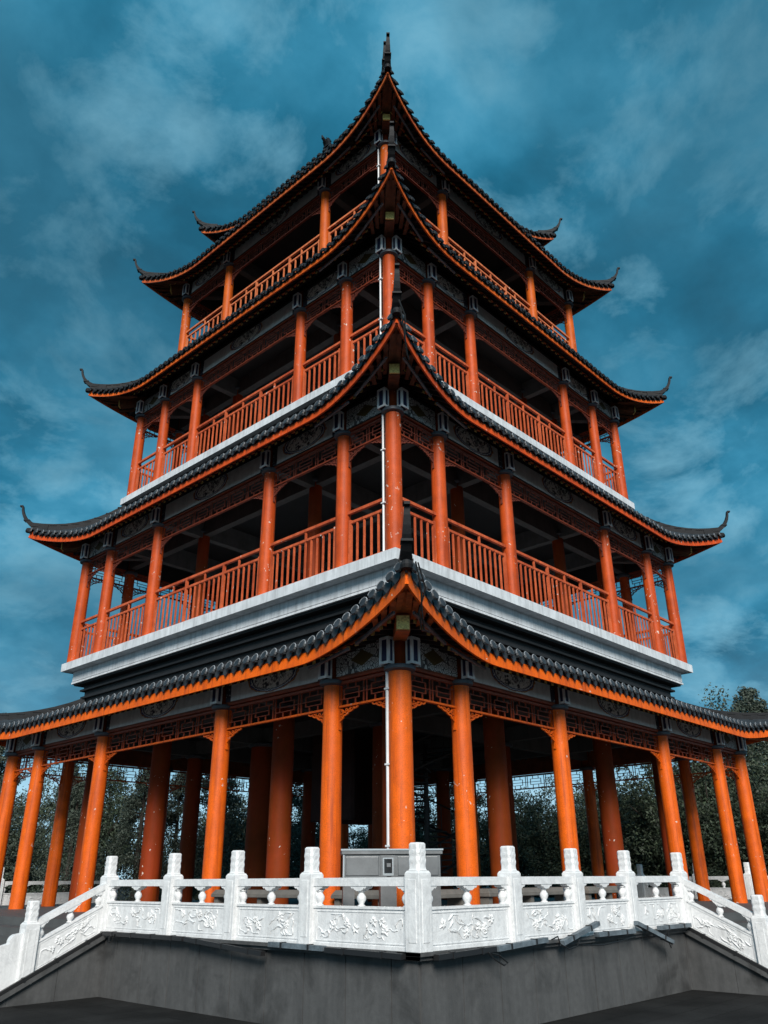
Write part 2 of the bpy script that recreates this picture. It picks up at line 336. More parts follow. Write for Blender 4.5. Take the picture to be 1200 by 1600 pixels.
# ---------------------------------------------------------------- ground and terrace
g = MB(); g.box((0, 0, GZ - 0.5), (2400, 2400, 1.0)); structure(g.build('ground', ASPH))
g = MB()
for i in range(-6, 7):
    for j in range(-6, 7):
        g.b6(i * 1.92 - 0.955, i * 1.92 + 0.955, j * 1.92 - 0.955, j * 1.92 + 0.955, -0.12, 0.0)
g.b6(-TW + .03, TW - .03, -TW + .03, TW - .03, GZ, -0.02, 0)
structure(g.build('pavement', PAVE))
tw_ = thing('terrace_wall', 'dark grey panelled stone retaining wall under the white balustrade', 'wall')
def wall_panels():
    b = MB(); random.seed(4)
    x = -TW
    while x < TW - 0.01:
        w = min(0.98, TW - x); b.b6(x + 0.009, x + w - 0.009, -TW - 0.03 - random.random() * 0.004, -TW + 0.1, GZ - 0.05, BZ - 0.115); x += w
    return b
wp = wall_panels().build('wall_panel', GRAN, tw_)
for k in (1, 2, 3): put(wp, False, (0, 0, 0), k, tw_)
b = MB()
for k in range(4):
    for (z0, z1, o) in ((BZ - 0.05, BZ, 0.17), (BZ - 0.11, BZ - 0.055, 0.11)):
        for a, c in ((-TW - o + .002 * k, -3.62), (3.62, TW + o - .002 * k)):
            p0 = rot((a, -TW - o, 0), k); p1 = rot((c, -TW + 0.3, 0), k)
            b.b6(min(p0[0], p1[0]), max(p0[0], p1[0]), min(p0[1], p1[1]), max(p0[1], p1[1]), z0 - .001 * k, z1 - .001 * k)
b.build('coping_ledge', GRAN, tw_)
# stairs down on the two near sides (open towards the ground), each a flight between sloping cheek walls
SL = 0.47; RUN = 2.62
for k, nm in ((0, 'right'), (1, 'left')):
    b = MB(); n = 8; hz_ = -GZ / n
    for i in range(n):
        y0 = -TW - RUN * (i + 1) / n - 0.3; z1 = -hz_ * (i + 1) + (0.0 if i < n - 1 else 0.006)
        b.b6(-3.36, 3.36, y0, -TW + 0.02 if i == 0 else -TW - RUN * i / n - 0.3 + 0.001, GZ - 0.02, z1)
    st = b.build('steps', PAVE); st.rotation_euler = (0, 0, -k * PI / 2); structure(st)
for k, side in ((0, -1), (1, 1)):
    pass
def cheek(k, sgn, label):
    b = MB(); x0, x1 = sorted((sgn * 3.36, sgn * 3.62)); n = 3
    L = 2.95
    for i in range(n):
        ya, yb = -TW - 0.03 - L * i / n - 0.004, -TW - 0.03 - L * (i + 1) / n + 0.004
        za, zb = BZ - 0.1 - SL * (-TW - ya), BZ - 0.1 - SL * (-TW - yb)
        za = max(za, GZ); zb = max(zb, GZ + .01)
        b.add([(x0, ya, GZ - .05), (x1, ya, GZ - .05), (x1, yb, GZ - .05), (x0, yb, GZ - .05), (x0, ya, za), (x1, ya, za), (x1, yb, zb), (x0, yb, zb)], MB.HX)
    o = b.build('cheek_wall', GRAN, None, rz=-k * PI / 2); tag(o, label, 'wall')
    c = MB(); c.bar((sgn * 3.49, -TW + 0.0, BZ - 0.055), (sgn * 3.49, -TW - 2.75, BZ - 0.055 - SL * 2.75), 0.44, 0.09); c.build('sloping_coping', GRAN, o)
cheek(0, -1, 'dark sloping stone wall beside the steps on the right')
cheek(1, 1, 'dark sloping stone wall beside the steps on the left')

# ---------------------------------------------------------------- marble balustrade pieces
random.seed(11)
def post_mesh(chunk=0.13, h=1.12, head=0.40, hw=0.098):
    b = MB(); b.b6(-chunk, chunk, -chunk, chunk, 0, h - 0.06)
    b.frust((0, 0), (chunk, chunk), (chunk * 0.82, chunk * 0.82), h - 0.06 + .0005, h - 0.02)
    for s_ in (-1, 1):                                       # shallow fillets on the faces of the shaft
        b.b6(-chunk * .55, chunk * .55, s_ * chunk - .006, s_ * chunk + .006, .12, h - .14)
        b.b6(s_ * chunk - .006, s_ * chunk + .006, -chunk * .55, chunk * .55, .12, h - .14)
    n = 12; prof = []; z = h - 0.02
    rings = 15; pts = []
    for i in range(rings + 1):                               # octagonal, zig-zag carved head
        t = i / rings; zz_ = z + head * t
        pts.append((zz_, hw * (1 + 0.018 * math.cos(t * PI * 6)) * (1.12 if i == 0 else 1) * (0.8 if i == rings else 1)))
    o = len(b.v); nn = 16
    for i, (zz_, rr) in enumerate(pts):
        for j in range(nn):
            a = 2 * PI * (j + .5) / nn; sq = 1 / max(abs(math.cos(a)), abs(math.sin(a))); q = rr * min(sq, 1.17)
            zo = 0.018 * (1 if j % 2 else -1) if 2 <= i <= rings - 2 else 0
            q *= 1 + (0.028 if (i // 2 + j) % 2 else -0.015) * (1 if 2 <= i <= rings - 2 else 0)
            b.v.append((q * math.cos(a), q * math.sin(a), zz_ + zo))
    for i in range(rings):
        for j in range(nn):
            b.f.append((o + i * nn + j, o + i * nn + (j + 1) % nn, o + (i + 1) * nn + (j + 1) % nn, o + (i + 1) * nn + j)); b.m.append(0)
    b.f.append(tuple(o + rings * nn + j for j in range(nn))); b.m.append(0)
    return b
def vase(b, x, z0, z1, sy, half=0):
    H = z1 - z0; prof = [(0.062, 0), (0.066, .05), (0.04, .1), (0.05, .2), (0.078, .42), (0.074, .6), (0.045, .78), (0.04, .84), (0.062, .92), (0.062, 1)]
    b.lathe([(r, z0 + sy + q * H) for r, q in prof], (x, 0, 0), 12)
def panel_mesh(L, seed, slope=0.0):
    """carved slab below, vase and cloud scrolls in the opening, handrail above; slope = fall per metre"""
    rnd = random.Random(seed); b = MB(); z = lambda x, v: v - slope * (x + L / 2); h = L / 2
    def sl(x0, x1, y0, y1, z0, z1):
        b.add([(x0, y0, z(x0, z0)), (x1, y0, z(x1, z0)), (x1, y1, z(x1, z0)), (x0, y1, z(x0, z0)), (x0, y0, z(x0, z1)), (x1, y0, z(x1, z1)), (x1, y1, z(x1, z1)), (x0, y1, z(x0, z1))], MB.HX)
    sl(-h, h, -.065, .065, 0, .555)                    # slab
    sl(-h, h, -.085, .085, .555, .592)                 # sill above it
    sl(-h, h, -.08, .08, 0, .05)
    sl(-h, -h + .07, -.07, .07, .592, .885); sl(h - .07, h, -.07, .07, .592, .885)
    sl(-h, h, -.085, .085, .885, 1.01)                  # handrail
    for s_ in (-1, 1):                                 # frame of the carved field
        for (xa, xb, za, zb) in ((-h + .09, h - .09, .505, .52), (-h + .09, h - .09, .075, .09), (-h + .09, -h + .105, .09, .505), (h - .105, h - .09, .09, .505)):
            sl(xa, xb, min(s_ * .065, s_ * .074), max(s_ * .065, s_ * .074), za, zb)
    vase(b, 0, .592, .825, -slope * h)
    for s_ in (-1, 1): vase(b, s_ * (h - .1), .592, .825, -slope * (h + s_ * (h - .1)))
    def cloud(xc, wdt):
        hf = [(.0, .888), (1, .888), (.97, .868), (.80, .845), (.66, .858), (.52, .832), (.36, .824), (.30, .812)]
        pts = [(a * wdt, c) for a, c in hf[1:]] + [(-a * wdt, c) for a, c in hf[:0:-1]]
        return [(xc + a, c - slope * (xc + a + h)) for a, c in pts][::-1]
    b.prism(cloud(0, .18), -.075, .075)
    for s_ in (-1, 1):
        xc = s_ * (h - .07); pl = [(0, .888), (-s_ * .16, .888), (-s_ * .155, .868), (-s_ * .12, .845), (-s_ * .1, .856), (-s_ * .06, .825), (0, .81)]
        pl = [(xc + a, c - slope * (xc + a + h)) for a, c in pl]
        b.prism(pl if s_ > 0 else pl[::-1], -.074, .074)
    for s_ in (-1, 1):                                 # relief: winding stems, petals and leaves
        for q in range(13 if L > 1.3 else 9):
            x0 = rnd.uniform(-h + .25, h - .25); z0 = rnd.uniform(.18, .42); a = rnd.uniform(0, 2 * PI); P = []; cur = rnd.uniform(-.9, .9)
            for i in range(9):
                P.append((x0, s_ * (.066 + .004 * math.sin(i)), z(x0, z0))); a += cur + rnd.uniform(-.5, .5)
                if rnd.random() < .25: cur = -cur
                x0 = min(h - .14, max(-h + .14, x0 + .055 * math.cos(a))); z0 = min(.47, max(.13, z0 + .045 * math.sin(a)))
            b.tube(P, [.007] + [.017 - .0014 * i for i in range(8)], 6)
        for q in range(5 if L > 1.3 else 3):
            cx = rnd.uniform(-h + .3, h - .3); cz = rnd.uniform(.2, .42)
            for e in range(7):
                a = 2 * PI * e / 7 + rnd.uniform(-.2, .2); l = rnd.uniform(.06, .1)
                b.tube([(cx, s_ * .068, z(cx, cz)), (cx + l * .5 * math.cos(a), s_ * .074, z(cx, cz + l * .5 * math.sin(a))), (cx + l * math.cos(a), s_ * .066, z(cx, cz + l * math.sin(a)))], [.008, .021, .005], 6)
    return b
POST = post_mesh(); 
post_src = POST.build('post', MARB, None, bevel=0.008)
post_used = False
def add_post(parent, loc, rz=0.0, m=None):
    global post_used
    o = post_src if not post_used else post_src.copy()
    if post_used: sc.collection.objects.link(o)
    post_used = True; o.parent = parent; o.location = loc; o.rotation_euler = (0, 0, rz); return o
YL = [-TW, -10.11, -8.03, -5.94, -3.45]
def run(label, group, k, xs, seed, sgn=1, corner=False, weather=False):
    t = thing('balustrade', label, 'balustrade', (0, 0, 0), 0, group)
    for i, x in enumerate(xs):
        if i == 0 and not corner: continue
        o = add_post(t, rot((x, -TW, BZ), k), -k * PI / 2)
        if corner and i == 0: o.scale = (1.12, 1.12, 1.0)
    for i in range(len(xs) - 1):
        a, c = sorted((xs[i], xs[i + 1])); L = c - a - .262
        p = panel_mesh(L, seed + i).build('panel', MARB, t, smooth=True, loc=rot(((a + c) / 2, -TW, BZ), k), rz=-k * PI / 2)
    return t
G1 = 'white marble balustrades round the terrace'
run('white carved balustrade on the right front edge, from the corner post to the steps', G1, 0, YL, 100, corner=True)
run('white carved balustrade on the left front edge, ending at the left steps', G1, 1, [-v for v in YL], 200)
run('greyer balustrade on the far left edge of the terrace, seen between the left columns', G1, 2, YL[::1], 300)
run('far balustrade behind the left columns, beyond the back steps', G1, 2, [-v for v in YL], 340, corner=True)
run('greyer balustrade on the far right edge of the terrace, seen behind the rightmost columns', G1, 3, [-v for v in YL], 400)
run('far balustrade behind the right columns, beyond the distant steps', G1, 3, YL, 440)
def stair_rail(k, sgn, label, seed):
    t = thing('stair_balustrade', label, 'balustrade', rot((sgn * 3.49, -TW, BZ), k), -k * PI / 2, 'white marble stair balustrades')
    # local frame of the parts: x across, y outwards is negative
    L = 1.42
    pm = panel_mesh(L, seed, SL)
    pm.v = [(y_, -(x_ + L / 2) - .13, z_ - SL * .13) for x_, y_, z_ in pm.v]
    pm.build('panel', MARB, t, smooth=True)
    add_post(t, (0, -1.68, -SL * 1.68 - .08))
    b = MB()                                          # scalloped drum stone that ends the rail
    P = [(-1.81, -1.45), (-1.81, .05)]
    for c0, r0 in (((-1.95, -.06), .14), ((-2.2, -.28), .17), ((-2.5, -.5), .2), ((-2.83, -.78), .22)):
        for i in range(6): P.append((c0[0] - r0 * math.sin(i / 5 * PI * .55), c0[1] - 0.05 + r0 * math.cos(i / 5 * PI * .55)))
    P += [(-3.1, -1.05), (-3.12, -1.22)]
    n = len(P); b.add([(-.07, y, z_) for y, z_ in P] + [(.07, y, z_) for y, z_ in P], [tuple(range(n)), tuple(range(n, 2 * n))[::-1]] + [(i, (i + 1) % n, (i + 1) % n + n, i + n)[::-1] for i in range(n)])
    b.build('drum_stone', MARB, t, bevel=.008)
    return t
stair_rail(0, -1, 'white marble handrail sloping down beside the right steps', 500)
stair_rail(1, 1, 'white marble handrail sloping down beside the left steps, with scalloped end stone', 600)

# ---------------------------------------------------------------- the pagoda
PG = thing('pagoda', 'four-storey orange and black pagoda tower with upswept tiled eaves', 'pagoda')
def bays(F):
    W, n, m = F['W'], F['n'], F['m']
    return [-W, -W + n, -W + n + m, W - n - m, W - n, W] if m else [-W, -W + n, W - n, W]
def column_obj(r, z0, zt, mt, corner, block=True):
    b = MB(); H = zt - z0
    b.lathe([(r * 1.04, 0), (r * 1.03, H * .3), (r, H * .7), (r * .97, H)], n=28)
    c = b.build('column', mt, PG, smooth=True)
    d = MB(); d.lathe([(r + .02, -.01), (r + .09, .02), (r + .10, .07), (r + .09, .11), (r + .03, .125)], n=28, c=(0, 0, H))
    d.build('capital_ring', RINGM, c, smooth=True)
    if block:
        e = MB(); e.b6(-r * .62, r * .62, -r * .62, r * .62, H + .125, H + .95); e.build('post_head', DEEP, c)
        for q in ((0, 1) if corner else (0,)):
            w = MB(); y = -r * .62 - .002
            w.b6(-.15, .15, y - .17, y, H + .16, H + .70, 1)
            for (xa, xb, za, zb) in ((-.175, .175, .13, .19), (-.175, .175, .68, .74), (-.175, -.10, .19, .68), (.10, .175, .19, .68)):
                w.b6(xa, xb, y - .195, y - .172, H + za, H + zb)
            for sx in (-1, 1):
                for (ya, yb, za, zb) in ((y - .195, y - .01, .13, .19), (y - .195, y - .01, .68, .74), (y - .195, y - .145, .19, .68), (y - .05, y - .01, .19, .68)):
                    xa, xb = sorted((sx * .152, sx * .176)); w.b6(xa, xb, ya + .0005, yb, H + za, H + zb)
            o = w.build('bracket_block', [WHITE, NAVY], c); o.scale = (.82, 1, 1)
            off = .12 if corner else 0
            if q == 0: o.location = (off, -.03, 0)
            else: o.rotation_euler = (0, 0, -PI / 2); o.location = (-.03, off, 0)
    return c
COLM = {1: ORANGE, 2: VERM, 3: VERM, 4: AMBER}
for fl, F in FL.items():
    xs = bays(F); W = F['W']
    plain = column_obj(F['r'], F['zf'], F['zt'], COLM[fl], False); first = True
    corn = column_obj(F['r'] * (1.12 if fl == 1 else 1.05), F['zf'], F['zt'], COLM[fl], True); fc = True
    for k in range(4):
        put(corn, fc, (-W, -W, F['zf']), k, PG); fc = False
        for x in xs[1:-1]: put(plain, first, (x, -W, F['zf']), k, PG); first = False
# inner columns
a1, b1 = 7.41, 3.13
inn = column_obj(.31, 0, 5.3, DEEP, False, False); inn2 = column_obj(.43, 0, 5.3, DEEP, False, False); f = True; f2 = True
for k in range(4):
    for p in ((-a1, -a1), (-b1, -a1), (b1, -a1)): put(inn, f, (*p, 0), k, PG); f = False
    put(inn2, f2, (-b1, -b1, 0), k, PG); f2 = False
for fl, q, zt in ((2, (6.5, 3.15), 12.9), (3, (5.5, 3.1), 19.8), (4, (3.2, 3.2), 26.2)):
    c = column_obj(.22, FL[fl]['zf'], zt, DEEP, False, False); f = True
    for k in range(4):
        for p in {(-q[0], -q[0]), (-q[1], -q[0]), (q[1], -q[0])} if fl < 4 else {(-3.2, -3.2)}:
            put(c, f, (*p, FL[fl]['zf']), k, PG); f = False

# lattice friezes, painted beams, railings, bay by bay
def lattice_mesh(L, H=.50):
    b = MB(); t = .018; d = .035; h = L / 2
    def bx(x0, x1, z0, z1): b.b6(x0, x1, -d / 2, d / 2, z0, z1)
    b.b6(-h, h, -.045, .045, -.045, 0.0, 1); b.b6(-h, h, -.04, .04, H, H + .06)          # bottom and top rail
    n = max(1, round(L / .92)); w = L / n; e = t / 2
    for i in range(n + 1):
        x = -h + i * w
        for s_ in ((-.05, .05) if 0 < i < n else ((0.02,) if i == 0 else (-0.02,))): bx(x + s_ - e, x + s_ + e, 0, H)
        if 0 < i < n: bx(x - .05 + e, x + .05 - e, H / 2 - e, H / 2 + e); 
    for i in range(n):
        x0 = -h + i * w + (.05 if i else .02) + e; x1 = -h + (i + 1) * w - (.05 if i < n - 1 else .02) - e; c = (x0 + x1) / 2; q = (x1 - x0)
        flip = i % 2
        xa, xb = x0 + q * .17, x1 - q * .17; za, zb = H * .26, H * .74
        bx(xa, xa + t, za, zb + t); bx(xb - t, xb, za, zb + t); bx(xa + t, xb - t, za, za + t); bx(xa + t, xb - t, zb, zb + t)
        bx(xa + t, xb - t, H * .5 - e, H * .5 + e)
        for xx in (x0 + q * .33, x0 + q * .67): bx(xx - e, xx + e, 0, za); bx(xx - e, xx + e, zb + t, H)
        bx(x0, xa, H * .5 - e, H * .5 + e) if flip else bx(xb, x1, H * .5 - e, H * .5 + e)
        bx(x0, xa, za, za + t) if not flip else bx(xb, x1, zb, zb + t)
    return b
def bracket_mesh(sz=.62, dr=.30):
    """pierced corner spandrel under the frieze, origin at the column face"""
    b = MB(); y0, y1 = -.022, .022
    P = [(0, 0), (sz, 0), (sz * .97, -.04), (sz * .86, -.06), (sz * .8, -.045), (sz * .72, -.09), (sz * .6, -.115), (sz * .55, -.10), (sz * .45, -.16), (sz * .33, -.19), (sz * .28, -.175), (sz * .2, -.25), (sz * .08, -dr), (0, -dr)]
    for i in range(1, len(P) - 1):
        (xa, za), (xb, zb) = P[i], P[i + 1]; b.bar((xa, 0, za), (xb, 0, zb), .04, .032, upv=(0, 0, 1))
    b.b6(-.01, .035, -.025, .025, -dr - .18, -.001); b.b6(-.02, .045, -.032, .032, -dr - .2, -dr - .15)
    rr = random.Random(5)
    for (cx, cz, r_) in ((.12, -.09, .06), (.25, -.07, .05), (.38, -.055, .04), (.10, -.2, .045), (.49, -.045, .03), (.3, -.13, .035)):
        P2 = [(cx * sz / .62 + r_ * (1 - i * .07) * math.cos(i * .75 + rr.random()), 0, cz + r_ * (1 - i * .07) * math.sin(i * .75)) for i in range(8)]
        b.tube(P2, .011, 5)
    b.bar((.02, 0, -.02), (sz * .42, 0, -.15), .03, .02); b.bar((.03, 0, -.17), (sz * .7, 0, -.03), .03, .02)
    return b
def beam_mesh(L, kind):
    b = MB(); h = L / 2
    b.b6(-h, h, -.09, .09, .0, .055, 1)                   # dull red sill
    b.b6(-h, h, -.11, .11, .056, .74, 2)                  # beam body
    b.b6(-h, h, -.13, .13, .741, .80, 2)
    y = -.113; z0, z1 = .085, .72; e = .22 if L > 1.9 else .0
    xa, xb = -h + e, h - e
    s = .635 / .62
    if L > 5.5:                                           # three fields: dark fields either side of a lighter one
        pass
    b.quad((xa, y, z0), (xb, y, z0), (xb, y, z1), (xa, y, z1), 0 if L > 1.9 else 4, [(xa, -.31), (xb, -.31), (xb, .31), (xa, .31)])
    if e:
        for (p, q) in ((-h, xa), (xb, h)):
            b.quad((p, y, z0), (q, y, z0), (q, y, z1), (p, y, z1), 3, [(p, 0), (q, 0), (q, .62), (p, .62)])
    return b
def railing_mesh(L, H=1.68, pit=.235):
    b = MB(); h = L / 2
    def bx(x0, x1, z0, z1, d=.035): b.b6(x0, x1, -d, d, z0, z1)
    bx(-h - .03, h + .03, H - .085, H, .045); bx(-h + .15, h - .15, H - .39, H - .315); bx(-h + .15, h - .15, .08, .15)
    for s_ in (-1, 1): bx(s_ * (h - .11) - .042, s_ * (h - .11) + .042, .02, H - .28, .042)
    n = max(3, round((L - .22) / pit)); w = (L - .22) / n; nb = 2 if L > 5 else (1 if L > 3.2 else 0)
    marks = {round(n * (i + 1) / (nb + 1)) for i in range(nb)}
    mids = {round(n * (2 * i + 1) / (2 * (nb + 1))) for i in range(nb + 1)} if L > 2 else set()
    for i in range(1, n):
        x = -h + .11 + i * w
        if i in marks: bx(x - .042, x + .042, .15, H - .086, .042)
        else:
            bx(x - .027, x + .027, .15, H - .391, .021)
            if i in mids: bx(x - .028, x + .028, H - .314, H - .086, .026)
    return b
br = bracket_mesh(); bcache = None
for fl, F in FL.items():
    xs = bays(F); W, r = F['W'], F['r']; cache = {}
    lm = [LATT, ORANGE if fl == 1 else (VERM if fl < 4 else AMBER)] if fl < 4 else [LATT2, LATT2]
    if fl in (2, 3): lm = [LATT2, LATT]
    for k in range(4):
        for i in range(len(xs) - 1):
            L = xs[i + 1] - xs[i] - 2 * r * .9; xc = (xs[i] + xs[i + 1]) / 2; key = round(L, 2)
            if key not in cache:
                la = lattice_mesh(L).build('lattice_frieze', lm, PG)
                for sb in (-1, 1):
                    q1 = MB(); q1.add([(sb * (x - L / 2 + .01), y, z - .045) for x, y, z in br.v], [t_ if sb > 0 else t_[::-1] for t_ in br.f]); q1.build('bracket', lm[1] if fl == 1 else lm[0], la)
                be = beam_mesh(L, 0).build('painted_beam', [PANEL, LATT, DARK if fl > 1 else PLANK, DOTS, SCROLL], PG)
                ra = railing_mesh(L, 1.68, .262 if fl < 4 else .36).build('railing', RAIL if fl < 4 else RAIL4, PG) if fl > 1 else None
                cache[key] = [la, be, ra, True]
            la, be, ra, fst = cache[key]
            put(la, fst, (xc, -W, F['zt'] - .50), k, PG)
            put(be, fst, (xc, -W, F['zt'] + .085), k, PG)
            if ra: put(ra, fst, (xc, -W, F['zf'] + (.32 if fl == 4 else 0)), k, PG)
            cache[key][3] = False

# floors, ceilings and inner beams
def sq(b, s, z0, z1, mi=0): b.b6(-s, s, -s, s, z0, z1, mi)
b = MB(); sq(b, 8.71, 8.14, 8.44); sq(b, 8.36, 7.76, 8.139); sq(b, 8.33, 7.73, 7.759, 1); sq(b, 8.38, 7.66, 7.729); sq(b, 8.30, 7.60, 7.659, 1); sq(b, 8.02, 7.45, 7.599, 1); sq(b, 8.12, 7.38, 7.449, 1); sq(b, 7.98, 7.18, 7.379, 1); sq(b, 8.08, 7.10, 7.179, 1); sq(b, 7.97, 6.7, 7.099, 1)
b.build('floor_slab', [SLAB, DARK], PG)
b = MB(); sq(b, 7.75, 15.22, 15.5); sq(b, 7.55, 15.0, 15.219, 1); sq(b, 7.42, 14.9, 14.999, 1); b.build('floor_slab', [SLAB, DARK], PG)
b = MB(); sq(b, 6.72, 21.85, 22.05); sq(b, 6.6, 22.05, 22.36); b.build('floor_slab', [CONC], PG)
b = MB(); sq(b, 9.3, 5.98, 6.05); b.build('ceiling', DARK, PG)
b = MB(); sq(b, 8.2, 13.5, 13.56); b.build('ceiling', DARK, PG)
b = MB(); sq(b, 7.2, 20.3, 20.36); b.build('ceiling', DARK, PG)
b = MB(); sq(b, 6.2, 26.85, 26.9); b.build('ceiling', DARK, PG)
def beams(zb, zt_, lines, W, w=.28, diag=0.0, mt=CONC):
    b = MB()
    for i, l in enumerate(lines):
        for s_ in (-1, 1):
            b.b6(-W, W, s_ * l - w / 2, s_ * l + w / 2, zb + .003 * i, zt_); b.b6(s_ * l - w / 2 + .002, s_ * l + w / 2 - .002, -W, W, zb + .07 + .003 * i, zt_ - .002)
    if diag:
        for sx in (-1, 1):
            for sy in (-1, 1): b.bar((sx * W, sy * W, zb + .22), (sx * diag, sy * diag, zb + .22), .26, .36)
    return b.build('ceiling_beams', mt, PG)
beams(5.38, 5.97, (3.13, 7.41), 9.4, diag=7.4)
beams(12.72, 13.49, (3.15, 6.5), 8.3, diag=6.5)
beams(19.5, 20.29, (3.1, 5.5), 7.3, diag=5.5)
beams(26.1, 26.84, (3.14,), 6.3, diag=3.2)

# ---------------------------------------------------------------- roofs
def eave(Q, s):
    t = max(0.0, (abs(s) - Q['a']) / (Q['ec'] - Q['a'])) ** Q['p']
    return Q['em'] + (Q['ec'] - Q['em']) * t, Q['zm'] + Q['h'] * t + Q['fh']
def surf(Q, s, r):
    re, ze = eave(Q, s); t = max(0.0, min(1.0, (re - r) / (re - Q['ri'])))
    return ze + (Q['zi'] - ze) * (t * .60 + .40 * t * t)
def samples(Q, n1=14, n2=16):
    a = [-Q['ec'] + (Q['ec'] - Q['a'] * .9) * i / n2 for i in range(n2)] + [-Q['a'] * .9 + 1.8 * Q['a'] * i / n1 for i in range(n1)] + [Q['a'] * .9 + (Q['ec'] - Q['a'] * .9) * i / n2 for i in range(n2 + 1)]
    return a
def roof(kf, Q, parent, fm, pitch=.345, gable=False):
    S = samples(Q); nr = 7
    root = None
    # roof bed with real thickness
    b = MB()
    for k in range(4):
        for dz in (0, 1):
            pass
        top = []; bot = []
        for s in S:
            re, ze = eave(Q, s); r0 = max(abs(s), Q['ri']) if abs(s) < re else re
            rowt = []; rowb = []
            for j in range(nr + 1):
                r = re + (r0 - re) * j / nr; z = surf(Q, s, r); rowt.append(rot((s, -r, z), k)); rowb.append(rot((s, -r, z - .10), k))
            top.append(rowt); bot.append(rowb)
        o = len(b.v); m = nr + 1
        for t_ in top: b.v += t_
        o2 = len(b.v)
        for t_ in bot: b.v += t_
        for i in range(len(S) - 1):
            for j in range(nr):
                b.f.append((o + i * m + j, o + (i + 1) * m + j, o + (i + 1) * m + j + 1, o + i * m + j + 1)); b.m.append(0)
                b.f.append((o2 + i * m + j + 1, o2 + (i + 1) * m + j + 1, o2 + (i + 1) * m + j, o2 + i * m + j)); b.m.append(1)
            b.f.append((o2 + i * m, o2 + (i + 1) * m, o + (i + 1) * m, o + i * m)); b.m.append(0)
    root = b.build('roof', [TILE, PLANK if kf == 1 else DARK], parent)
    # fascia board
    b = MB(); P = [(s, -(eave(Q, s)[0] - .03), eave(Q, s)[1] - Q['fh'] / 2) for s in S]
    P[0] = (P[0][0] + .03, P[0][1], P[0][2]); P[-1] = (P[-1][0] - .03, P[-1][1], P[-1][2])
    b.sweep(P, .05, Q['fh'])
    fa = b.build('fascia_board', fm, root)
    for k in (1, 2, 3): put(fa, False, (0, 0, 0), k, root)
    # tile rows with cap discs, and drip tiles between them
    b = MB(); n = int(2 * Q['ec'] / pitch); w = 2 * Q['ec'] / n; rnd = random.Random(kf)
    for i in range(n):
        s = -Q['ec'] + (i + .5) * w
        re, ze = eave(Q, s); r0 = max(abs(s) - .02, Q['ri']); ln = re - r0
        nseg = max(1, int(ln / .42)) if ln > .1 else 0
        jz = rnd.uniform(-.008, .008); rad = w * (.29 if kf < 3 else .25)
        re_, _ = re + .07, 0
        dz = (surf(Q, s, re - .3) - surf(Q, s, re)) / .3
        def Z(r): return surf(Q, s, r) if r <= re else ze - dz * (r - re)
        if nseg:
            rr = [re_ - (re_ - r0) * q / nseg for q in range(nseg + 1)]
            for q in range(nseg):                                    # each cover tile laps over the one below
                ra, rb = rr[q], rr[q + 1]; o = len(b.v)
                for (r_, k_) in ((ra, 1.12), (rb, .92)):
                    zc = Z(r_) + .065 + jz
                    for e in range(7):
                        t = PI * e / 6; b.v.append((s + rad * k_ * math.cos(t), -r_, zc + rad * k_ * math.sin(t)))
                for e in range(6): b.f.append((o + e, o + 7 + e, o + 8 + e, o + e + 1)); b.m.append(0)
                b.f.append(tuple(o + e for e in range(7))[::-1]); b.m.append(0)
            for q in range(nseg * 2):
                pass
        # cap disc
        zc = Z(re_) + (.085 if kf == 1 else .055) + jz; o = len(b.v); tilt = .25
        for e in range(12):
            t = 2 * PI * e / 12; b.v.append((s + rad * 1.15 * math.cos(t), -(re_ + .015 - tilt * rad * math.sin(t)), zc + rad * 1.15 * math.sin(t)))
        for e in range(12):
            t = 2 * PI * e / 12; b.v.append((s + rad * .85 * math.cos(t), -(re_ + .055 - tilt * rad * math.sin(t)), zc + rad * .85 * math.sin(t)))
        for e in range(12): b.f.append((o + e, o + (e + 1) % 12, o + 12 + (e + 1) % 12, o + 12 + e)); b.m.append(0)
        b.f.append(tuple(o + 12 + e for e in range(12))); b.m.append(0)
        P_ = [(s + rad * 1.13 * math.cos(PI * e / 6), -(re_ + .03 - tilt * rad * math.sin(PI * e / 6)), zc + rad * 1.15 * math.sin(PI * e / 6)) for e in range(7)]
        b.tube(P_, .013, 4, 1)  # added rim arc, carries the painted highlight on the two lower roofs
        # drip tile: a pointed tongue hanging between two cover tiles
        sd = s + w / 2
        if sd < Q['ec'] - .05:
            rd, zd = eave(Q, sd); rd -= .005; zd += .03; hw = w * .40
            sv = 1.0 if kf == 1 else .78
            sh = [(-hw, .10), (-hw * .95, .0), (-hw * .6, -.115), (0, -.20), (hw * .6, -.115), (hw * .95, .0), (hw, .10), (hw * .5, .045), (0, .03), (-hw * .5, .045)]
            nn = len(sh); o = len(b.v)
            for th in (0, .035):
                for (u, v) in sh: b.v.append((sd + u, -(rd + .05 - .12 * v) + th, zd + v * sv))
            b.f.append(tuple(o + e for e in range(nn))); b.m.append(0); b.f.append(tuple(o + nn + e for e in range(nn))[::-1]); b.m.append(0)
            for e in range(nn): b.f.append((o + e, o + nn + e, o + nn + (e + 1) % nn, o + (e + 1) % nn)); b.m.append(0)
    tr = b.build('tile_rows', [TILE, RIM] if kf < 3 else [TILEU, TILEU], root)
    for k in (1, 2, 3): put(tr, False, (0, 0, 0), k, root)
    # rafters below
    b = MB(); W = {1: 9.54, 2: 8.42, 3: 7.43, 4: 6.43, 5: 5.0}[kf]; n = int(2 * (Q['ec'] - .5) / .32)
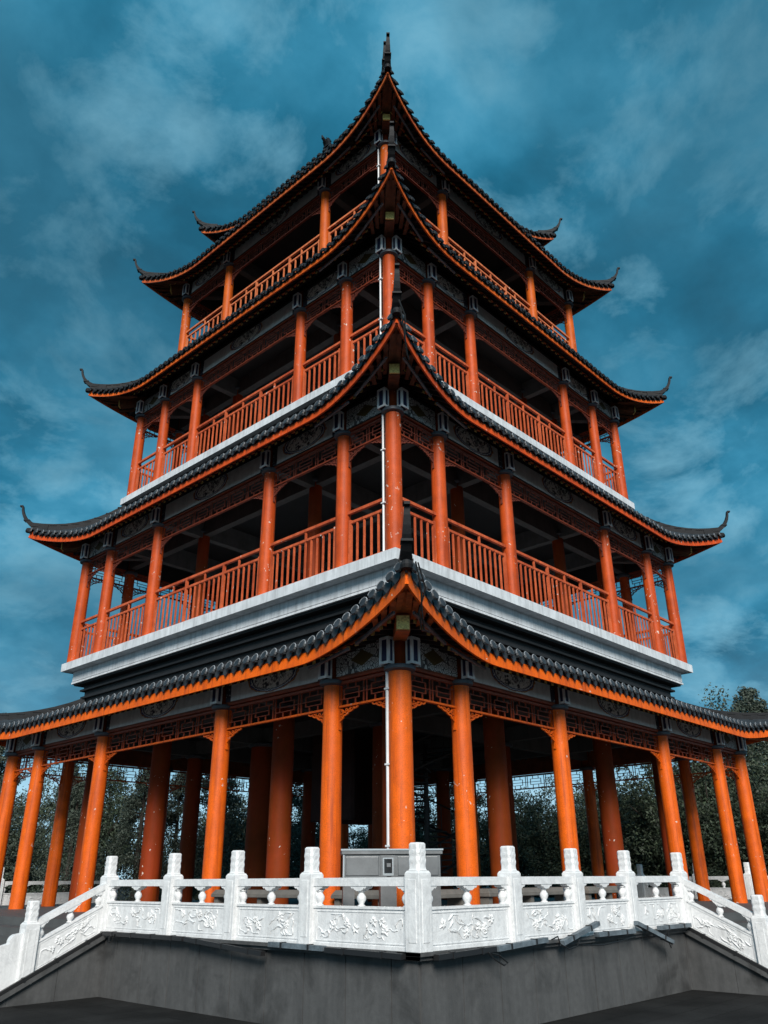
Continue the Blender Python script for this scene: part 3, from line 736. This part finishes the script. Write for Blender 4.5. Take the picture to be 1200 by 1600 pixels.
    for i in range(n + 1):
        s = -(Q['ec'] - .5) + 2 * (Q['ec'] - .5) * i / n
        re, ze = eave(Q, s); rin = max(W - .15, abs(s) + .12)
        if re - .06 - rin < .15: continue
        ra = re - .07
        b.bar((s, -ra, surf(Q, s, ra) - .165), (s, -rin, surf(Q, s, rin) - .165), .10, .12)
        rc = re - .62
        if rc - rin > .12:
            b.bar((s + .0, -rc, surf(Q, s, rc) - .31), (s, -rin, surf(Q, s, rin) - .30), .11, .11)
            b.box((s, -rc - .006, surf(Q, s, rc) - .315), (.105, .014, .105), 1)
    b.sweep([(s, -(eave(Q, s)[0] - .64), surf(Q, s, eave(Q, s)[0] - .64) - .235) for s in S if abs(s) < Q['ec'] - .75], .06, .05, 2)
    rf = b.build('rafters', [RAFT, GILT, WOOD], root)
    for k in (1, 2, 3): put(rf, False, (0, 0, 0), k, root)
    # hip ridge with upturned horn, corner beams below
    b = MB(); e0, z0 = Q['ec'], Q['zm'] + Q['h'] + Q['fh']
    P = []; ws = []; hs = []; rin = Q['ri'] if not gable else Q['ri']
    for i in range(10):
        q = rin + (e0 - .05 - rin) * i / 9; P.append((-q, -q, surf(Q, -q, q) + .14)); ws.append(.26); hs.append(.30)
    b.sweep(P, ws, hs)
    P = [(p[0], p[1], p[2] + .20) for p in P]; b.sweep(P, .16, .07)
    for i in range(1, 9):
        p = P[i]; b.box((p[0], p[1], p[2] - .05), (.30, .30, .035), 0, PI / 4)
    # horn
    H = []; wd_ = []; ht = []
    for i in range(11):
        t = i / 10; q = e0 - .55 + .87 * (1 - (1 - t) ** 1.6) ; zz_ = surf(Q, -min(q, e0), min(q, e0)) if t < .3 else None
        zb = (z0 + .10) + (t ** 2.0) * 1.02
        H.append((-q, -q, zb)); wd_.append(.33 - .22 * t); ht.append(.26 - .20 * t)
    b.sweep(H, wd_, ht, 1)
    for t_, sz in ((3, .30), (6, .24)):
        p = H[t_]; b.box((p[0], p[1], p[2]), (sz, sz, .05), 1, PI / 4)
    pt = H[-1]; b.box((pt[0] - .04, pt[1] - .04, pt[2] + .01), (.12, .12, .06), 1, PI / 4)
    b.lathe([(.02, -.1), (.11, -.07), (.13, 0), (.1, .09), (.02, .13)], (-e0 - .03, -e0 - .03, z0 + .02), 12, 0)   # round end tile under the horn
    hr = b.build('hip_ridge', [RIDGE, RIDGE], root)
    for k in (1, 2, 3): put(hr, False, (0, 0, 0), k, root)
    if kf < 5:
        b = MB(); di = W - .1; lo = e0 - 1.05; hi = e0 - .13
        b.bar((-di, -di, z0 - .50), (-lo, -lo, z0 - .68), .30, .34, 0)
        b.box((-lo - .02, -lo - .02, z0 - .685), (.05, .27, .29), 1, PI / 4)
        b.bar((-lo + .5, -lo + .5, z0 - .44), (-hi, -hi, z0 - .20), .20, .26, 0, w2=.15, h2=.17)
        b.box((-hi - .006, -hi - .006, z0 - .21), (.02, .11, .12), 1, PI / 4)
        for sd_ in (0, 1):                          # fanned boards between the corner beam and the fascia
            for q in (.30, .62, .98, 1.36):
                p0 = (-(lo - .75 * q * .4) , -(lo - .55 - q * .9), z0 - .46 - .1 * q); s1 = e0 - q * 1.0; re, ze = eave(Q, s1)
                p1 = (-(re - .08), -(s1), ze - Q['fh'] + .04); p0 = (-(lo - .1 - .1 * q), -(lo - .12 - q * .62), z0 - .42 - .13 * q)
                if sd_: p0, p1 = (p0[1], p0[0], p0[2]), (p1[1], p1[0], p1[2])
                b.bar(p0, p1, .12, .06, 0)
        cb = b.build('corner_beam', [WOOD if kf == 1 else WOODD, GILT], root)
        for k in (1, 2, 3): put(cb, False, (0, 0, 0), k, root)
    return root
for kf in (1, 2, 3, 4): roof(kf, ROOF[kf], PG, FASC[kf])
# crown: drum wall, upper hipped skirt, gabled top with ridge and dragon-tail ornaments
b = MB(); sq(b, 5.02, 28.4, 29.9, 0)
for k in range(4):
    for x in (-4.9, -2.6, 0, 2.6, 4.9):
        p = rot((x, -5.05, 0), k); b.box((p[0], p[1], 29.1), (.2, .2, 1.5), 1)
b.build('drum_wall', [DEEP, DARK], PG)
Q5 = ROOF[5]; r5 = roof(5, Q5, PG, FASC[4])
b = MB(); ri = Q5['ri'] + .02; zi = Q5['zi'] - .05; zr = 33.0; xr = 3.55; n = 6
for sy in (-1, 1):
    for i in range(n):
        t0, t1 = i / n, (i + 1) / n; f_ = lambda t: (sy * ri * (1 - t), zi + (zr - zi) * (t * .7 + .3 * t * t))
        (ya, za), (yb, zb) = f_(t0), f_(t1); xa = xb = xr
        v = [(-xa, ya, za), (xa, ya, za), (xb, yb, zb), (-xb, yb, zb), (-xa, ya, za - .12), (xa, ya, za - .12), (xb, yb, zb - .12), (-xb, yb, zb - .12)]
        b.add(v, MB.HX)
    for j in range(24):
        x = -xr + .15 + j * .295
        b.tube([(x, sy * ri * (1 - t / 5), zi + .04 + (zr - zi) * (t / 5 * .7 + .3 * (t / 5) ** 2)) for t in range(6)], .08, 6)
for sx in (-1, 1):
    b.add([(sx * (xr - .25), -ri + .2, zi - .1), (sx * (xr - .25), ri - .2, zi - .1), (sx * (xr - .25), 0, zr - .15), (sx * (xr - .4), -ri + .2, zi - .1), (sx * (xr - .4), ri - .2, zi - .1), (sx * (xr - .4), 0, zr - .15)],
          [(0, 1, 2), (5, 4, 3), (0, 3, 4, 1), (1, 4, 5, 2), (2, 5, 3, 0)], 1)
gb = b.build('gable_roof', [TILE, DEEP], PG)
b = MB(); b.b6(-3.7, 3.7, -.14, .14, zr - .05, zr + .32); b.b6(-3.75, 3.75, -.19, .19, zr + .32, zr + .38); b.build('main_ridge', RIDGE, gb)
for sx in (-1, 1):
    b = MB(); P = [(sx * 3.45, 0, zr + .2), (sx * 3.6, 0, zr + .5), (sx * 3.72, 0, zr + .68), (sx * 3.6, 0, zr + .86), (sx * 3.4, 0, zr + .92)]
    b.sweep(P, [.26, .24, .2, .16, .06], [.4, .34, .3, .2, .08], upv=(0, 1, 0)); b.tube([(sx * 3.7, 0, zr + .6), (sx * 3.95, 0, zr + .72), (sx * 4.0, 0, zr + .85)], [.1, .08, .03], 8)
    b.tube([(sx * 3.5, 0, zr + .8), (sx * 3.7, 0, zr + .98)], [.07, .02], 6); b.build('ridge_ornament', RIDGE, gb)

# down pipe on the near corner
for fl, (za, zb) in ((1, (.02, 5.0)), (2, (8.46, 12.6)), (3, (15.52, 19.45)), (4, (22.07, 25.95))):
    W = FL[fl]['W']; o = .235; dp = MB()
    dp.tube([(-W - o * .72, -W + o * .95, za), (-W - o * .72, -W + o * .95, zb)], .042 if fl == 1 else .032, 10)
    z = za + 1.4
    while z < zb: dp.box((-W - o * .66, -W + o * .85, z), (.14, .14, .035)); z += 1.6
    dp.build('down_pipe', PIPE, PG, smooth=True)

# spiral stair and the dark stairwell panelling in the middle of the ground floor
b = MB(); cx, cy, rad = 1.1, -1.2, 1.35; b.tube([(cx, cy, 0), (cx, cy, 5.4)], .09, 10)
hand = []; low = []
for i in range(26):
    a = PI * 0.9 + i * .34; z = .2 * (i + 1)
    b.box((cx + rad * .5 * math.cos(a), cy + rad * .5 * math.sin(a), z), (rad, .42, .04), 0, a)
    ex, ey = cx + rad * math.cos(a), cy + rad * math.sin(a); b.tube([(ex, ey, z), (ex, ey, z + .95)], .018, 6)
    hand.append((ex, ey, z + .95)); low.append((ex, ey, z + .02))
b.tube(hand, .035, 6); b.tube(low, .05, 6)
b.build('spiral_staircase', GUTR, PG, smooth=True)
b = MB(); b.b6(-1.2, 1.6, 2.3, 2.5, 2.75, 5.97); b.b6(1.4, 1.6, .6, 2.3, 2.75, 5.97); b.b6(-1.2, -1.0, .4, 2.3, 2.75, 5.97)
b.build('stairwell_panel', mat('dark_maroon_boards', (0.03, 0.008, 0.006), 0.7, 0.3, 3.0), PG)

# cables and light strips fixed to the near corner
def cable(P, r=.02): return P
b = MB()
c0 = (-11.75, -11.85, 6.35)
for q, dx in enumerate((0, .07)):
    b = MB(); b.tube([(-11.55 + dx, -11.8, 6.45), (-11.35 + dx * 2, -11.75, 6.0), (-11.1, -11.55 + dx, 5.6), (-10.75, -11.3 + dx, 5.35), (-10.2, -11.0, 5.45)], .017, 6); b.build('cable', BLACKM, PG, smooth=True)
b = MB(); b.tube([(-8.5, -8.75, 8.1), (-8.78, -8.85, 7.9), (-8.74, -8.8, 7.4), (-8.95, -8.95, 7.25)], .03, 6); b.build('cable', BLACKM, PG, smooth=True); b = MB()
b.tube([(-10.3, -10.42, 14.1), (-10.1, -10.35, 13.6), (-9.7, -10.1, 13.1), (-9.4, -9.9, 13.2)], .022, 6); b.build('cable', BLACKM, PG, smooth=True); b = MB()
b.tube([(-10.35, -10.42, 14.3), (-10.15, -10.45, 13.9), (-9.9, -10.2, 13.4)], .022, 6)
b.build('cable', BLACKM, PG, smooth=True)
for fl in (1, 2, 3, 4):
    Q = ROOF[fl]; b = MB(); off = .32
    for side in (0, 1):
        for (sa, sb) in ((.9, 2.4), (2.7, 4.2)):
            pa = []; 
            for s in (sa, sb):
                x = -Q['ec'] + s; re, ze = eave(Q, x); p = (x, -(re - off), ze - Q['fh'] - .02)
                pa.append(p if side == 0 else (p[1], p[0], p[2]))
            b.bar(pa[0], pa[1], .06, .06)
    b.build('light_strip', GREYM, PG)

# ---------------------------------------------------------------- objects on the terrace
d45 = R(45 - 3)
cab = thing('steel_cabinet', 'brushed steel cabinet with a small display window behind the marble corner post', 'cabinet', (-11.13, -10.68, 0), -d45)
b = MB(); b.b6(-.86, .86, -.28, .28, .82, 1.20); b.b6(-.82, -.24, -.296, -.281, .86, 1.17); b.b6(.1, .82, -.296, -.281, .86, 1.17); b.b6(-.9, .9, -.32, .32, 1.203, 1.285); b.build('body', STEEL, cab, bevel=.01)
b = MB(); b.b6(-.91, .91, -.335, -.322, 1.268, 1.295); b.b6(-.87, -.845, -.3, -.283, .82, 1.2); b.build('steel_edge', STEELB, cab)
b = MB(); b.b6(-.05 - .16, -.05 + .1, -.305, -.283, .83, 1.19, 0); b.b6(-.17, .02, -.312, -.306, .86, 1.15, 1); b.b6(-.145, -.005, -.318, -.313, .90, 1.13, 2); b.b6(-.10, -.03, -.324, -.319, 1.0, 1.06, 0); b.b6(-.1, -.02, -.312, -.306, .835, .85, 2)
b.build('display_window', [STEEL, STEELB, GLOSS], cab)
b = MB(); b.b6(-.2, .08, -.2, .2, 0, .819); b.b6(-.86, -.66, -.22, .22, 0, .819); b.b6(.66, .86, -.22, .22, 0, .819); b.build('pedestal', STEEL, cab)

G2 = 'stone benches between the outer columns'
def bench(x, L, k, label):
    t = thing('stone_bench', label, 'bench', rot((x, -9.54, 0), k), -k * PI / 2, G2)
    b = MB(); h = L / 2
    b.add([(-h, -.27, .50), (h, -.27, .50), (h, .27, .50), (-h, .27, .50), (-h + .06, -.19, .60), (h - .06, -.19, .60), (h - .06, .19, .60), (-h + .06, .19, .60)], MB.HX); b.b6(-h, h, -.27, .27, .44, .499)
    b.build('seat', BENCH, t, bevel=.01)
    for s_ in (-1, 1):
        l = MB(); l.b6(s_ * (h - .12) - .07, s_ * (h - .12) + .07, -.2, .2, 0, .439); l.build('leg', BENCH, t)
    if L > 2:
        l = MB(); l.b6(-.06, .06, -.2, .2, 0, .439); l.build('leg', BENCH, t)
bench(-8.48, 1.5, 0, 'short stone bench just right of the front corner column')
bench(-5.27, 3.5, 0, 'long stone bench between the second and third columns of the right face')
bench(-1.6, 2.4, 0, 'stone bench behind the last two balustrade panels on the right')
bench(-8.48, 1.5, 1, 'x') if False else None
bench(8.48, 1.5, 1, 'short stone bench just left of the front corner column, behind the steel cabinet')
bench(5.27, 3.5, 1, 'long stone bench between the second and third columns of the left face')

# broken light troughs and loose cable along the foot of the balustrade
def trough(P0, P1, label, m=GREYM, w=.10, h=.075):
    b = MB(); p, q = Vector(P0), Vector(P1); b.bar(p, q, w, h); d = (q - p).normalized()
    o = b.build('light_trough', m); 
    L = (q - p).length; n = max(2, int(L / .7))
    for i in range(n):
        c = MB(); s = p + d * (L * (i + .5) / n); c.bar(s - d * .02, s + d * .02, w + .02, h + .02); c.build('clip', GUTR, o)
    tag(o, label, 'light trough', 'broken light troughs under the balustrade'); return o
e = TW + .22
def Lp(y, z, o=0): return (-e - o, y, z)
def Rp(x, z, o=0): return (x, -e - o, z)
trough(Lp(-12.4, -.235), Lp(-10.75, -.215), 'black trough left of the corner post, under the first panel', GUTR)
trough(Lp(-10.7, -.20), Lp(-9.35, -.19), 'grey-blue trough under the second balustrade post left of the corner')
trough(Lp(-9.2, -.34, .02), Lp(-6.9, -.20, .02), 'long dark trough sagging off the wall in the middle of the left edge', GUTR)
trough(Lp(-6.8, -.2), Lp(-3.9, -.2), 'dark trough at the left end of the left edge, next to the steps', GUTR)
trough(Rp(-12.4, -.25), Rp(-10.95, -.215), 'black trough right of the corner post, under the first panel', GUTR)
trough(Rp(-10.9, -.22), Rp(-9.45, -.16), 'blue-grey trough under the second post right of the corner')
trough(Rp(-9.0, -.235, .03), Rp(-7.75, .03, .05), 'blue-grey trough tilted upward below the third post right of the corner')
trough(Rp(-7.75, -.16), Rp(-6.3, -.16), 'short blue-grey trough lying level right of the tilted one')
trough(Rp(-6.25, -.02, .04), Rp(-4.9, -.42, .1), 'grey trough hanging down below the last panels on the right')
trough(Rp(-5.2, -.15), Rp(-3.75, -.15), 'short trough touching the top of the right stair wall')
def slope_trough(k, sgn, label):
    a = rot((sgn * 3.66 + sgn * .02, -TW - .15, BZ - .03), k); c = rot((sgn * 3.66 + sgn * .02, -TW - 2.7, BZ - .03 - SL * 2.55), k)
    trough(a, c, label, GUTR, .07, .06)
slope_trough(0, -1, 'dark trough running down the right stair wall'); slope_trough(1, 1, 'dark trough running down the left stair wall')
def loose(P, label):
    b = MB(); b.tube(P, .012, 6); tag(b.build('loose_cable', BLACKM, smooth=True), label, 'cable', 'loose cables under the balustrade')
loose([Rp(-11.2, -.25, .06), Rp(-11.05, -.36, .08), Rp(-10.85, -.45, .1), Rp(-10.75, -.42, .1), Rp(-10.95, -.3, .08), Rp(-11.1, -.27, .06)], 'black cable loop hanging right of the corner post')
loose([Rp(-9.4, -.16, .08), Rp(-9.2, -.12, .08), Rp(-9.15, -.24, .09), Rp(-8.9, -.33, .1), Rp(-8.6, -.3, .09), Rp(-8.5, -.2, .08)], 'black cable looping between two troughs on the right')
loose([Rp(-8.4, -.30, .06), Rp(-7.7, -.33, .08), Rp(-7.0, -.3, .08), Rp(-6.4, -.25, .07)], 'thin black cable sagging beneath the level trough on the right')
loose([Rp(-5.0, -.2, .08), Rp(-5.0, -.45, .09), Rp(-4.96, -.52, .09), Rp(-4.9, -.46, .09), Rp(-5.0, -.4, .09)], 'cable with a ring hanging beside the drooping trough')
loose([Lp(-4.4, -.2, .06), Lp(-4.35, -.33, .07), Lp(-4.25, -.36, .08), Lp(-4.2, -.25, .06)], 'short cable end at the left end of the left edge')

# ---------------------------------------------------------------- far wall and trees
fwl = thing('crenellated_wall', 'pale far wall with a toothed parapet seen between the left columns', 'wall', (-12, 62, GZ), R(8))
b = MB(); b.b6(-26, 15, -.5, .5, 0, 5.0); b.build('wall', FARW, fwl)
b = MB()
for i in range(34): b.b6(-26 + i * 1.2, -26 + i * 1.2 + .8, -.5, -.1, 5.0, 5.55)
b.build('parapet', FARW, fwl)

def tree_mesh(kind, seed):
    rnd = random.Random(seed); t = MB(); c = MB()
    if kind == 'conifer':
        H = 9.0; t.tube([(0, 0, 0), (.05, 0, H * .5), (0, .05, H * .97)], [.22, .13, .03], 8)
        clumps = []
        for i in range(150):
            f_ = rnd.random() ** .8; z = .6 + (H - .7) * f_; rr = (1 - f_) ** .75 * 2.5 * rnd.uniform(.45, 1.08) + .08; a = rnd.uniform(0, 2 * PI)
            clumps.append((rr * math.cos(a), rr * math.sin(a), z - rr * .12, .28 + .45 * (1 - f_)))
            if i % 3 == 0: t.tube([(0, 0, z - .2), (rr * math.cos(a), rr * math.sin(a), z - rr * .12)], [.05, .012], 5)
        per, ls = 150, .058
    else:
        H = 9.0; t.tube([(0, 0, 0), (.1, .05, 1.6), (.0, .1, 3.2)], [.26, .2, .15], 8); clumps = []
        for i in range(11):
            a = rnd.uniform(0, 2 * PI); el = rnd.uniform(.35, 1.35); L = rnd.uniform(2.2, 4.8) * (1.0 if kind == 'broad' else .9)
            p0 = Vector((0, .05, rnd.uniform(1.2, 3.2))); P = [p0]; d = Vector((math.cos(a) * math.cos(el), math.sin(a) * math.cos(el), math.sin(el)))
            for s_ in range(4): d = (d + Vector((rnd.uniform(-.3, .3), rnd.uniform(-.3, .3), rnd.uniform(-.05, .3)))).normalized(); P.append(P[-1] + d * L / 4)
            t.tube(P, [.12, .09, .06, .04, .015], 6)
            for p in P[1:]:
                for q in range(4):
                    o = Vector((rnd.gauss(0, .75), rnd.gauss(0, .75), rnd.gauss(0, .6))); clumps.append((*(p + o), rnd.uniform(.35, .75)))
        for i in range(60): a = rnd.uniform(0, 2 * PI); r_ = rnd.uniform(.8, 2.4); clumps.append((r_ * math.cos(a), r_ * math.sin(a), rnd.uniform(.9, 3.0), rnd.uniform(.35, .7)))
        per, ls = 150, .06
    for (x, y, z, r_) in clumps:
        for i in range(per):
            v = Vector((rnd.gauss(0, 1), rnd.gauss(0, 1), rnd.gauss(0, .75))); v = v.normalized() * r_ * rnd.random() ** .4
            p = Vector((x, y, max(.15, z))) + v; n = (v.normalized() * .6 + Vector((rnd.gauss(0, .6), rnd.gauss(0, .6), rnd.gauss(0, .6) + .3))).normalized()
            a = n.orthogonal().normalized(); a.rotate(Matrix.Rotation(rnd.uniform(0, 6.28), 3, n)); bq = n.cross(a); s1 = ls * rnd.uniform(.7, 1.5); s2 = s1 * rnd.uniform(.35, .6)
            c.add([p - a * s1, p - bq * s2 + a * s1 * .1, p + a * s1, p + bq * s2 + a * s1 * .1], [(0, 1, 2, 3)])
    return t, c
protos = {}
for key, kind, sd, lm in (('broad', 'broad', 1, 0), ('dense', 'dense', 2, 2), ('conifer', 'conifer', 3, 1), ('conifer2', 'conifer', 7, 1), ('broad2', 'broad', 9, 2)):
    t, c = tree_mesh(kind, sd); protos[key] = [t, c, LEAF[lm], None]
def pix(px, dist, z=GZ):      # ground point seen at this column of the photograph, at this distance (metres) along the view
    d = fw * 1265.71 + r2 * (px - 600); d.z = 0; d.normalize(); p = Vector((-22.804, -21.437, z)) + d * dist; return (p.x, p.y, z)
def tree(key, px, dist, sc_, label, group='trees behind the pagoda', name='tree', cat='tree', sq_=1.0, rz=None):
    pr = protos[key]; loc = pix(px, dist); rzv = rz if rz is not None else (px * 1.7) % 6.28
    o = thing(name, label, cat, loc, rzv, group); o.scale = (sc_, sc_, sc_ * sq_)
    if pr[3] is None:
        tr_ = pr[0].build('trunk', BARK, o, smooth=True); cr = pr[1].build('crown', pr[2], o); pr[3] = (tr_, cr)
    else:
        for s_ in pr[3]: q = s_.copy(); sc.collection.objects.link(q); q.parent = o
TREES = [
 ('broad', -10, 56, 1.1, 'dark broadleaf tree at the left edge of the photo'),
 ('conifer', 62, 48, 1.15, 'dark conifer between the two leftmost columns'),
 ('broad2', 55, 66, 1.35, 'broadleaf tree with a ragged top above the far left columns'),
 ('conifer2', 172, 74, 1.22, 'small pointed conifer above the pale toothed wall'),
 ('broad', 128, 84, 1.3, 'low round tree on the left, beyond the pale toothed wall'),
 ('conifer', 186, 46, .78, 'bushy grey-green conifer in front of the pale toothed wall'),
 ('broad2', 225, 64, 1.45, 'tall layered tree just left of the wide dark column'),
 ('conifer2', 275, 50, .98, 'bushy conifer seen between the third and fourth outer columns from the left'),
 ('conifer', 322, 52, .92, 'conifer directly left of the second outer column of the left face'),
 ('conifer2', 372, 50, 1.12, 'grey-green conifer right of the second outer column of the left face'),
 ('broad', 398, 66, 1.2, 'broad tree hidden mostly by the thick dark inner column on the left'),
 ('conifer', 470, 52, 1.0, 'pale conifer between the thick inner column and the first left column'),
 ('broad2', 500, 64, 1.12, 'leafy tree just left of the first outer column of the left face'),
 ('dense', 560, 54, .92, 'leafy tree seen below the dark stairwell panel'),
 ('broad', 640, 60, 1.15, 'leafy tree behind the spiral staircase'),
 ('conifer2', 700, 62, 1.1, 'dark tree just right of the spiral staircase'),
 ('broad2', 760, 56, 1.08, 'leafy tree behind the first two columns right of the corner'),
 ('dense', 826, 52, 1.18, 'large dense tree filling the gap before the third column of the right face'),
 ('broad', 880, 62, 1.25, 'broadleaf tree with sky showing through, behind the second wide bay'),
 ('dense', 925, 50, 1.15, 'dark dense tree in the wide middle bay on the right'),
 ('broad2', 985, 48, 1.28, 'dark tree between the thick inner column and the fourth right column'),
 ('dense', 1040, 46, 1.3, 'dark tree right behind the fourth column of the right face'),
 ('broad', 1092, 50, 1.42, 'dark tree between the last three columns on the right'),
 ('dense', 100, 70, 1.0, 'low dark tree behind the leftmost conifers'),
 ('dense', 345, 72, 1.0, 'dark tree far behind the second left column'),
 ('dense', 440, 74, 1.05, 'dark tree far behind the orange inner column on the left'),
 ('dense', 600, 76, 1.05, 'dark tree directly behind the front corner column'),
 ('dense', 670, 72, 1.1, 'dark tree far behind the spiral staircase'),
 ('dense', 735, 74, 1.15, 'dark tree far behind the second right column'),
 ('dense', 800, 70, 1.2, 'dark tree behind the thick inner column on the right'),
 ('dense', 955, 66, 1.35, 'tall dark tree far behind the right inner column'),
 ('dense', 1010, 64, 1.4, 'tall dark tree far behind the last marble posts on the right'),
 ('dense', 1075, 62, 1.45, 'tall dark tree far behind the fourth right column'),
 ('conifer', 1113, 92, 2.25, 'tall conifer whose tip rises over the right end of the lowest roof'),
 ('conifer2', 1190, 84, 1.8, 'tall conifer tip above the lowest roof at the right edge'),
 ('dense', 1142, 44, 1.1, 'dark tree behind the two rightmost columns'),
 ('broad2', 1185, 42, .9, 'shaggy dark tree at the right edge under the eave'),
 ('broad', 1318, 60, 1.75, 'big tree leaning in from the right edge high above the eave'),
]
for t_ in TREES: tree(*t_)
SH = [(690, 44, .40, 'low shrub by the foot of the spiral staircase gap'), (745, 43, .42, 'low shrub left of the second right column base'), (812, 42, .45, 'round shrub behind the third balustrade post from the right corner'),
      (850, 43, .46, 'round shrub in the wide gap right of the second column'), (915, 42, .42, 'dark shrub at the foot of the wide right bay'), (985, 41, .45, 'shrub behind the two rightmost marble posts'),
      (1090, 40, .45, 'shrub behind the far balustrade near the right columns'), (430, 44, .4, 'low shrub behind the thick inner columns on the left'), (200, 43, .4, 'low shrub behind the left end post of the balustrade'), (330, 46, .5, 'bushy shrub left of the second left column base'), (500, 45, .5, 'bushy shrub left of the first left column'), (570, 45, .5, 'bushy shrub behind the steel cabinet'), (1040, 42, .55, 'bushy shrub behind the start of the right stair rail'), (1150, 42, .5, 'bushy shrub between the two rightmost columns'), (640, 46, .5, 'bushy shrub under the spiral staircase')]
for i, (px, di, s_, lb) in enumerate(SH): tree('dense', px, di, s_, lb, 'shrubs beyond the terrace', 'shrub', 'shrub', .8)
